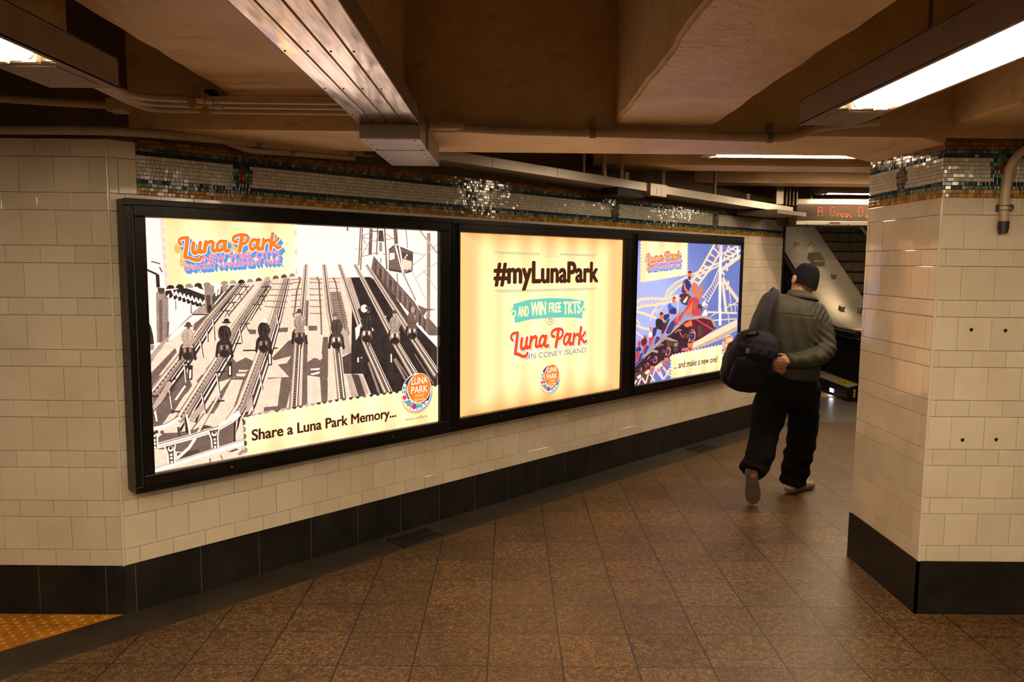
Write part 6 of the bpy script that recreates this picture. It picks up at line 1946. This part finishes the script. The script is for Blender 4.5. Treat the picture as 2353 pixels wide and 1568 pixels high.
M_TROUSER = cloth('black_trouser_cloth', (.0045, .0045, .0045), .9, .3, .0)
M_CAP = cloth('navy_cap_cloth', (.0055, .005, .008), .9, .15, 0, 40)
M_BAG = cloth('navy_bag_nylon', (.010, .011, .017), .5, .3, 0)
M_STRAP = cloth('navy_strap_webbing', (.020, .019, .032), .7, .1, 0, 90)
M_SHOE = simple('pale_shoe_leather', (.52, .42, .33), .45, bump=.1)
M_SOLE = simple('brown_shoe_sole', (.13, .085, .055), .7, bump=.3)

HC = Vector((2.057, 5.345, 1.512))
HR = Matrix.Rotation(radians(17), 3, 'Y') @ Matrix.Rotation(radians(-12), 3, 'X') @ Matrix.Rotation(radians(7), 3, 'Z')   # head rolled to the right, turned left
hd = lambda x, y, z: HC + HR @ Vector((x, y, z))
man = None
m = MB()
# head: skull, jaw, nose, brow, ears, neck
ring = []
for z, rx, ry, oy in ((-.125, .03, .035, .035), (-.115, .045, .055, .03), (-.09, .058, .078, .016), (-.05, .067, .092, .004), (-.01, .073, .098, -.002), (.035, .075, .1, -.004), (.075, .068, .09, -.006), (.095, .045, .062, -.008), (.107, .018, .026, -.008)):
    ring.append([hd(rx*cos(a), oy+ry*sin(a), z) for a in [2*pi*k/24 for k in range(24)]])
m.loft(ring)
m.tube([hd(0, .085, .012), hd(0, .103, -.022), hd(0, .112, -.04), hd(0, .095, -.048)], [.008, .011, .014, .012], 10)
m.tube([hd(-.05, .082, .022), hd(0, .093, .018), hd(.05, .082, .022)], .011, 8)
m.tube([hd(-.024, .09, -.072), hd(0, .096, -.07), hd(.024, .09, -.072)], .008, 8); m.ball(hd(0, .082, -.105), .02)
for q in (-1, 1):
    m.ball(hd(q*.083, -.012, -.016), (.013, .022, .034), M=HR.to_4x4() @ Matrix.Rotation(radians(q*-16), 4, 'Z')); m.tube([hd(q*.09, -.03+.006*k_, .01-.001*abs(k_-3)**2.2+(.004 if k_ > 3 else -.012*(3-k_)/3)) for k_ in range(7)], .005, 6)
limb(m, [(2.0, 5.275, 1.36), (2.02, 5.30, 1.425), tuple(hd(0, -.015, -.06))], [.066, .058, .06])
# trunk, arms and legs under the clothes
m.loft([oval((1.94, 5.22, .80), .15, .10), oval((1.94, 5.22, 1.0), .14, .095), oval((1.945, 5.235, 1.2), .165, .1), oval((1.965, 5.255, 1.33), .165, .085, tilt=-.15), oval((2.0, 5.275, 1.405), .06, .055)])
RA = [(2.115, 5.265, 1.305), (2.155, 5.165, 1.06), (1.99, 5.07, 1.005), (1.868, 5.043, .986)]
LA = [(1.80, 5.27, 1.36), (1.70, 5.20, 1.13), (1.72, 5.12, 1.01), (1.775, 5.085, .968)]
limb(m, RA, [.05, .042, .036, .029]); limb(m, LA, [.05, .042, .036, .028])
LL = [(1.845, 5.22, .80), (1.765, 5.165, .475), (1.685, 5.05, .33), (1.632, 4.985, .245)]
RL = [(2.035, 5.23, .80), (2.07, 5.285, .44), (2.065, 5.335, .24), (2.055, 5.365, .105)]
limb(m, LL, [.085, .058, .05, .038]); limb(m, RL, [.085, .058, .05, .038])
# right hand gripping the left hand behind the back
def hand(wr, pal, fingers, thumb):
    m.tube([wr, (Vector(wr)+Vector(pal))/2, pal], [.026, .032, .034], 14, 0, True, True, .62)
    m.ball(pal, (.034, .022, .04))
    for pts, r0 in fingers: m.tube(smooth_curve(pts, 4), [r0*(1-.22*i/(4*(len(pts)-1))) for i in range(4*(len(pts)-1)+1)], 10); m.ball(pts[-1], r0*.78)
    m.tube(smooth_curve(thumb, 4), [.0115-.0003*i for i in range(4*(len(thumb)-1)+1)], 10); m.ball(thumb[-1], .008)
hand((1.862, 5.04, .985), (1.825, 5.028, .984), [([(1.806, 5.02, 1.013), (1.780, 5.012, 1.012), (1.757, 5.026, 1.006), (1.757, 5.052, 1.0)], .0098), ([(1.803, 5.016, .994), (1.772, 5.006, .991), (1.748, 5.022, .986), (1.75, 5.05, .982)], .0102),
     ([(1.804, 5.016, .974), (1.775, 5.007, .970), (1.752, 5.022, .965), (1.754, 5.048, .962)], .0098), ([(1.809, 5.018, .956), (1.786, 5.011, .950), (1.767, 5.024, .946), (1.77, 5.044, .944)], .0086)],
     [(1.842, 5.03, 1.008), (1.825, 5.035, 1.03), (1.802, 5.05, 1.034), (1.782, 5.062, 1.03)])
hand((1.775, 5.082, .968), (1.79, 5.06, .955), [([(1.812, 5.055, .968), (1.838, 5.052, .962), (1.852, 5.06, .948)], .0095), ([(1.808, 5.05, .95), (1.836, 5.046, .942), (1.85, 5.055, .928)], .0098), ([(1.803, 5.05, .935), (1.828, 5.046, .925), (1.842, 5.056, .912)], .0094), ([(1.796, 5.054, .922), (1.815, 5.05, .91), (1.826, 5.06, .90)], .0082)],
     [(1.795, 5.04, .98), (1.812, 5.03, .955), (1.818, 5.03, .93)])
# feet
def foot(heel, toe, up):
    h_, t_, u_ = Vector(heel), Vector(toe), Vector(up).normalized(); d = t_-h_
    m.tube([h_+u_*.045+d*.08, h_+u_*.05+d*.3, h_+u_*.035+d*.65, h_+u_*.028+d*.9], [.034, .038, .036, .026], 14)
LHEEL, LTOE, LUP = (1.617, 4.945, .262), (1.672, 5.055, .022), Vector((.05, .9, .43))
RHEEL, RTOE, RUP = (2.012, 5.335, .012), (2.228, 5.485, .012), Vector((0, 0, 1))
foot(LHEEL, LTOE, LUP); foot(RHEEL, RTOE, RUP)
man = remeshed(m, 'person', M_SKIN, .0062, 3, None)
man.location = (2.0, 5.25, 0)
for v in man.data.vertices: v.co -= man.location
tag(man, 'walking man seen from behind in dark cap and olive grey jacket', 'person')
for q in (-1, 1):
    e = Part(); e.ball(hd(q*.031, .082, -.004), .0125, 0, 12, 8); e.build('eye', [simple('eye_white', (.6, .56, .5), .2)], man)

# jacket
m = MB(); T = -.14
m.loft([oval((1.957, 5.218, .842), .172, .128, tilt=-.02), oval((1.953, 5.218, .862), .184, .138, tilt=-.02), oval((1.945, 5.22, .905), .20, .15), oval((1.938, 5.222, 1.0), .205, .152), oval((1.936, 5.228, 1.1), .208, .148), oval((1.945, 5.238, 1.2), .215, .142, tilt=T*.5), oval((1.955, 5.25, 1.29), .218, .132, tilt=T),
        oval((1.968, 5.262, 1.345), .20, .115, tilt=T*1.3), oval((1.985, 5.275, 1.392), .155, .098, tilt=T*1.3), oval((2.003, 5.288, 1.412), .088, .08, tilt=T), oval((2.012, 5.294, 1.424), .072, .072, tilt=T)])
limb(m, [(2.10, 5.262, 1.305), (2.142, 5.23, 1.21), (2.155, 5.165, 1.06), (2.02, 5.075, 1.0), (1.885, 5.045, .985)], [.084, .077, .068, .06, .048])
limb(m, [(1.815, 5.268, 1.365), (1.75, 5.24, 1.27), (1.70, 5.20, 1.12), (1.725, 5.125, 1.015), (1.765, 5.09, .975)], [.082, .076, .068, .058, .048])
m.tube([(1.893, 5.046, .991), (1.868, 5.043, .987)], [.05, .047], 16, 0, True, True)
def jf(p):
    f = 0
    if p.z > .9 and p.y < 5.24: 
        f += .0055*math.exp(-((p.x-1.985-(1.28-p.z)*.22)/.02)**2)*max(0, sin((p.z-.98)*8)) - .005*math.exp(-((p.x-1.945-(1.28-p.z)*.25)/.03)**2)*max(0, sin((p.z-1.0)*8))
    if p.y < 5.22 and p.z > .88:
        f += .0035*sin((p.x-1.93)*70+(p.z-1.1)*9+2*sin(p.z*7))*max(0, 1-abs(p.z-1.12)/.22)
        f += .004*sin((p.z+.55*p.x)*62)*math.exp(-((p.x-2.06)/.06)**2-((p.z-1.05)/.1)**2)
    if p.y < 5.27 and 1.12 < p.z < 1.37: f -= .006*math.exp(-((p.x-2.07-.10*(1.36-p.z)-1.1*max(0, p.z-1.30)**1.5)/.007)**2)     # armhole seam
    if p.y < 5.25 and 1.85 < p.x < 2.06: f -= .004*math.exp(-((p.z-1.288+.1*(p.x-1.95))/.006)**2)                             # yoke seam
    d = (Vector(p)-Vector((2.155, 5.165, 1.06))).length
    if d < .2: f += .006*sin((p.z*1.2+p.x*.9)*95)*(1-d/.2)
    d = (Vector(p)-Vector((2.12, 5.2, 1.3))).length
    if d < .13: f += .005*sin((p.z-p.x*1.3)*110)*(1-d/.13)
    if p.z < .89: f += .0012*sin(math.atan2(p.y-5.22, p.x-1.95)*26)*(.89-p.z)/.05
    return f
jk = remeshed(m, 'jacket', M_JACKET, .0062, 4, man, .007, (6, 6, 3), jf, 'olive grey zip jacket')
m = MB(); rings = []
for z, rx, ry, dy in ((1.405, .078, .078, 0), (1.425, .074, .074, .004), (1.440, .073, .073, .006), (1.444, .0755, .0755, .004), (1.436, .082, .082, -.002), (1.415, .098, .094, -.008), (1.393, .122, .106, -.012), (1.389, .119, .103, -.01), (1.405, .095, .088, 0)):
    rings.append([v + Vector((0, dy, .03*(1 if v.y < 5.29 else -1)*min(1, abs(v.y-5.29)/.06)*.3)) for v in oval((2.013, 5.294, z), rx, ry, 28, tilt=T)])
m.loft(rings, 0, True, False); m.v = [(x-2.0, y-5.25, z) for x, y, z in m.v]
c_ = m.build('collar', M_JACKET, None); c_.parent = jk
# trousers
m = MB()
m.loft([oval((1.94, 5.222, .93), .165, .125), oval((1.937, 5.222, .87), .19, .142), oval((1.933, 5.22, .80), .205, .15), oval((1.935, 5.222, .72), .2, .142), oval((1.94, 5.222, .65), .17, .12)])
limb(m, [(1.838, 5.22, .78), (1.80, 5.20, .62), (1.763, 5.165, .465), (1.70, 5.065, .345), (1.628, 4.978, .245)], [.118, .112, .098, .094, .088], flat=True)
limb(m, [(2.04, 5.228, .78), (2.062, 5.25, .62), (2.068, 5.287, .43), (2.06, 5.335, .23), (2.05, 5.36, .075)], [.118, .11, .10, .096, .090], flat=True)
tf = lambda p: .006*sin(p.z*60+p.x*14)*(1 if (p.z < .36) else .25)
remeshed(m, 'trousers', M_TROUSER, .0095, 3, man, .012, (7, 7, 4), tf, 'loose black trousers')
# shoes
def shoe(heel, toe, up, name, lab):
    h_, t_ = Vector(heel), Vector(toe); d = (t_-h_); L = d.length; d.normalize(); u_ = (Vector(up)-d*Vector(up).dot(d)).normalized(); s_ = d.cross(u_)
    out = lambda f, y, z: h_ + d*(f*L) + s_*y + u_*z
    secs = [(-.03, .026, .055), (.02, .034, .072), (.18, .037, .085), (.38, .037, .078), (.55, .042, .062), (.75, .047, .048), (.92, .042, .038), (1.03, .027, .026), (1.06, .012, .014)]
    m = Part()
    rg = []
    for f, w_, hh in secs: rg.append([out(f, w_*math.copysign(abs(cos(a))**.8, cos(a)), .008+hh*.5+hh*.5*math.copysign(abs(sin(a))**.8, sin(a))) for a in [2*pi*k/20 for k in range(20)]])
    m.loft(rg); s = m.build(name, M_SHOE, man, label=lab)
    m = Part(); rg = []
    for f, w_, hh in secs: 
        w_ = w_*1.07+.001; rg.append([out(f*1.005, sx*w_*k_, z_) for sx, k_, z_ in ((-1, 1, .024), (-1, 1, .006), (-1, .92, 0), (1, .92, 0), (1, 1, .006), (1, 1, .024))])
    m.loft(rg, 0, False)
    for k in range(9): 
        f = .1+k*.095; m.add([out(f, -.03, -.002), out(f+.05, -.03, -.002), out(f+.05, .03, -.002), out(f, .03, -.002), out(f, -.03, .002), out(f+.05, -.03, .002), out(f+.05, .03, .002), out(f, .03, .002)], [(0, 1, 2, 3), (0, 4, 5, 1), (2, 6, 7, 3), (1, 5, 6, 2), (3, 7, 4, 0)])
    m.build('sole', M_SOLE, s)
shoe(LHEEL, LTOE, LUP, 'shoe', 'pale shoe with raised heel'); shoe(RHEEL, RTOE, RUP, 'shoe', 'pale shoe flat on the floor')
# cap
m = Part(); rg = []
for a, fz in ((-22, 0), (-8, 0), (8, 0), (25, 0), (42, 0), (58, 0), (72, 0), (84, 0)):
    ar = radians(a); rr = cos(ar)**.62 if a > 0 else 1-.012*abs(a)/22
    rg.append([hd(.0835*rr*cos(t), -.004+.108*rr*sin(t)-(.0 if sin(t) > 0 else .003), .012+.118*sin(ar)-(.028*max(0, -sin(t)) if a < 9 else .01*max(0, -sin(t)))+(.008*max(0, sin(t)) if a < 9 else 0)) for t in [2*pi*k/32 for k in range(32)]])
m.loft(rg)
m.ball(hd(0, -.006, .131), (.007, .007, .004))
cap = m.build('cap', M_CAP, man, label='dark navy cap')
m = Part(); n = 16; up_, lo_ = [], []
for k in range(n+1):
    t = radians(20+140*k/n); up_.append((hd(.082*cos(t), .104*sin(t), .004), hd(.088*cos(t), .10*sin(t)+.065*math.sin(pi*k/n)**.6, -.008)))
vs = [p for a, b in up_ for p in (a, b)] + [p - HR @ Vector((0, 0, .004)) for a, b in up_ for p in (a, b)]
q = 2*(n+1)
m.add(vs, [(2*i, 2*i+1, 2*i+3, 2*i+2) for i in range(n)] + [(q+2*i, q+2*i+2, q+2*i+3, q+2*i+1) for i in range(n)] + [(2*i+1, q+2*i+1, q+2*i+3, 2*i+3) for i in range(n)], 0, True)
b_ = m.build('brim', M_CAP, cap)

# the bag on his left shoulder
bag = thing('shoulder_bag', 'dark navy backpack hanging from the left shoulder of the walking man', 'backpack', (1.585, 5.03, .79))
BM = Matrix.Translation((1.592, 5.035, .995)) @ Matrix.Rotation(radians(12), 4, 'Y') @ Matrix.Rotation(radians(14), 4, 'X')
def sack(m, secs, n=28, sq=.62):
    m.loft([[BM @ v for v in oval((cx_, cy_, z), rx, ry, n, sq=sq)] for z, cx_, cy_, rx, ry in secs])
m = MB(); sack(m, [(-.205, 0, 0, .05, .035), (-.198, 0, 0, .10, .062), (-.175, 0, 0, .128, .08), (-.12, 0, 0, .146, .094), (-.03, 0, 0, .153, .1), (.06, 0, .002, .150, .097), (.12, .004, .006, .135, .086), (.165, .012, .012, .108, .066), (.192, .02, .02, .07, .04), (.2, .025, .024, .04, .02)])
bd = remeshed(m, 'sack', M_BAG, .008, 2, bag, .014, (6, 6, 6), lambda p: .003*sin(p.z*70+p.x*30) if p.z > 1.08 else 0)
m = MB(); sack(m, [(-.165, -.01, -.075, .05, .02), (-.155, -.01, -.08, .095, .03), (-.1, -.01, -.085, .11, .04), (-.02, -.01, -.085, .112, .038), (.03, -.01, -.082, .1, .03), (.045, -.01, -.075, .06, .016)])
remeshed(m, 'front_pocket', M_BAG, .008, 2, bag, .005, (9, 9, 9))
m = MB(); sack(m, [(.07, .035, -.02, .125, .088), (.12, .035, -.012, .122, .08), (.165, .04, .004, .105, .066), (.195, .045, .02, .08, .045), (.205, .047, .025, .05, .025)])
remeshed(m, 'top_flap', M_STRAP, .008, 2, bag, .005, (8, 8, 8), lambda p: .0018*sin((p.x-p.z)*85))
def ribbon(m, pts, w_, t_, side):
    sm = smooth_curve(pts, 6); rg = []
    for i, p in enumerate(sm):
        d = (sm[min(i+1, len(sm)-1)]-sm[max(i-1, 0)]).normalized(); s_ = Vector(side); s_ = (s_-d*s_.dot(d)).normalized(); n_ = d.cross(s_)
        rg.append([p+s_*w_/2+n_*t_/2, p+s_*w_/2-n_*t_/2, p-s_*w_/2-n_*t_/2, p-s_*w_/2+n_*t_/2])
    m.loft(rg, 0, False)
m = Part(); ribbon(m, [(1.648, 5.045, 1.175), (1.672, 5.058, 1.235), (1.72, 5.092, 1.325), (1.77, 5.145, 1.405), (1.818, 5.215, 1.452), (1.838, 5.29, 1.452), (1.826, 5.365, 1.40), (1.80, 5.40, 1.30)], .052, .008, (.8, -.3, -.55)); m.build('strap', M_STRAP, bag)
m = Part(); ribbon(m, [tuple(BM @ Vector(v)) for v in ((-.075, -.03, .15), (-.085, -.035, .195), (-.05, -.03, .222), (-.01, -.025, .205), (.0, -.02, .17))], .022, .005, (.2, 1, 0)); m.build('handle_loop', M_STRAP, bag)
m = Part(); m.tube([BM @ Vector((.155*cos(a)*.95, .101*sin(a)-.0, -.135)) for a in [pi+pi*k/16 for k in range(17)]], .0022, 6); m.build('bottom_piping', M_STEELD, bag)
m = Part(); c = BM @ Vector((-.06, -.098, .09)); m.bbox(tuple(c-Vector((.012, .006, .016))), tuple(c+Vector((.012, .006, .016))), .003); m.build('buckle', simple('brown_buckle', (.2, .12, .09), .4), bag)
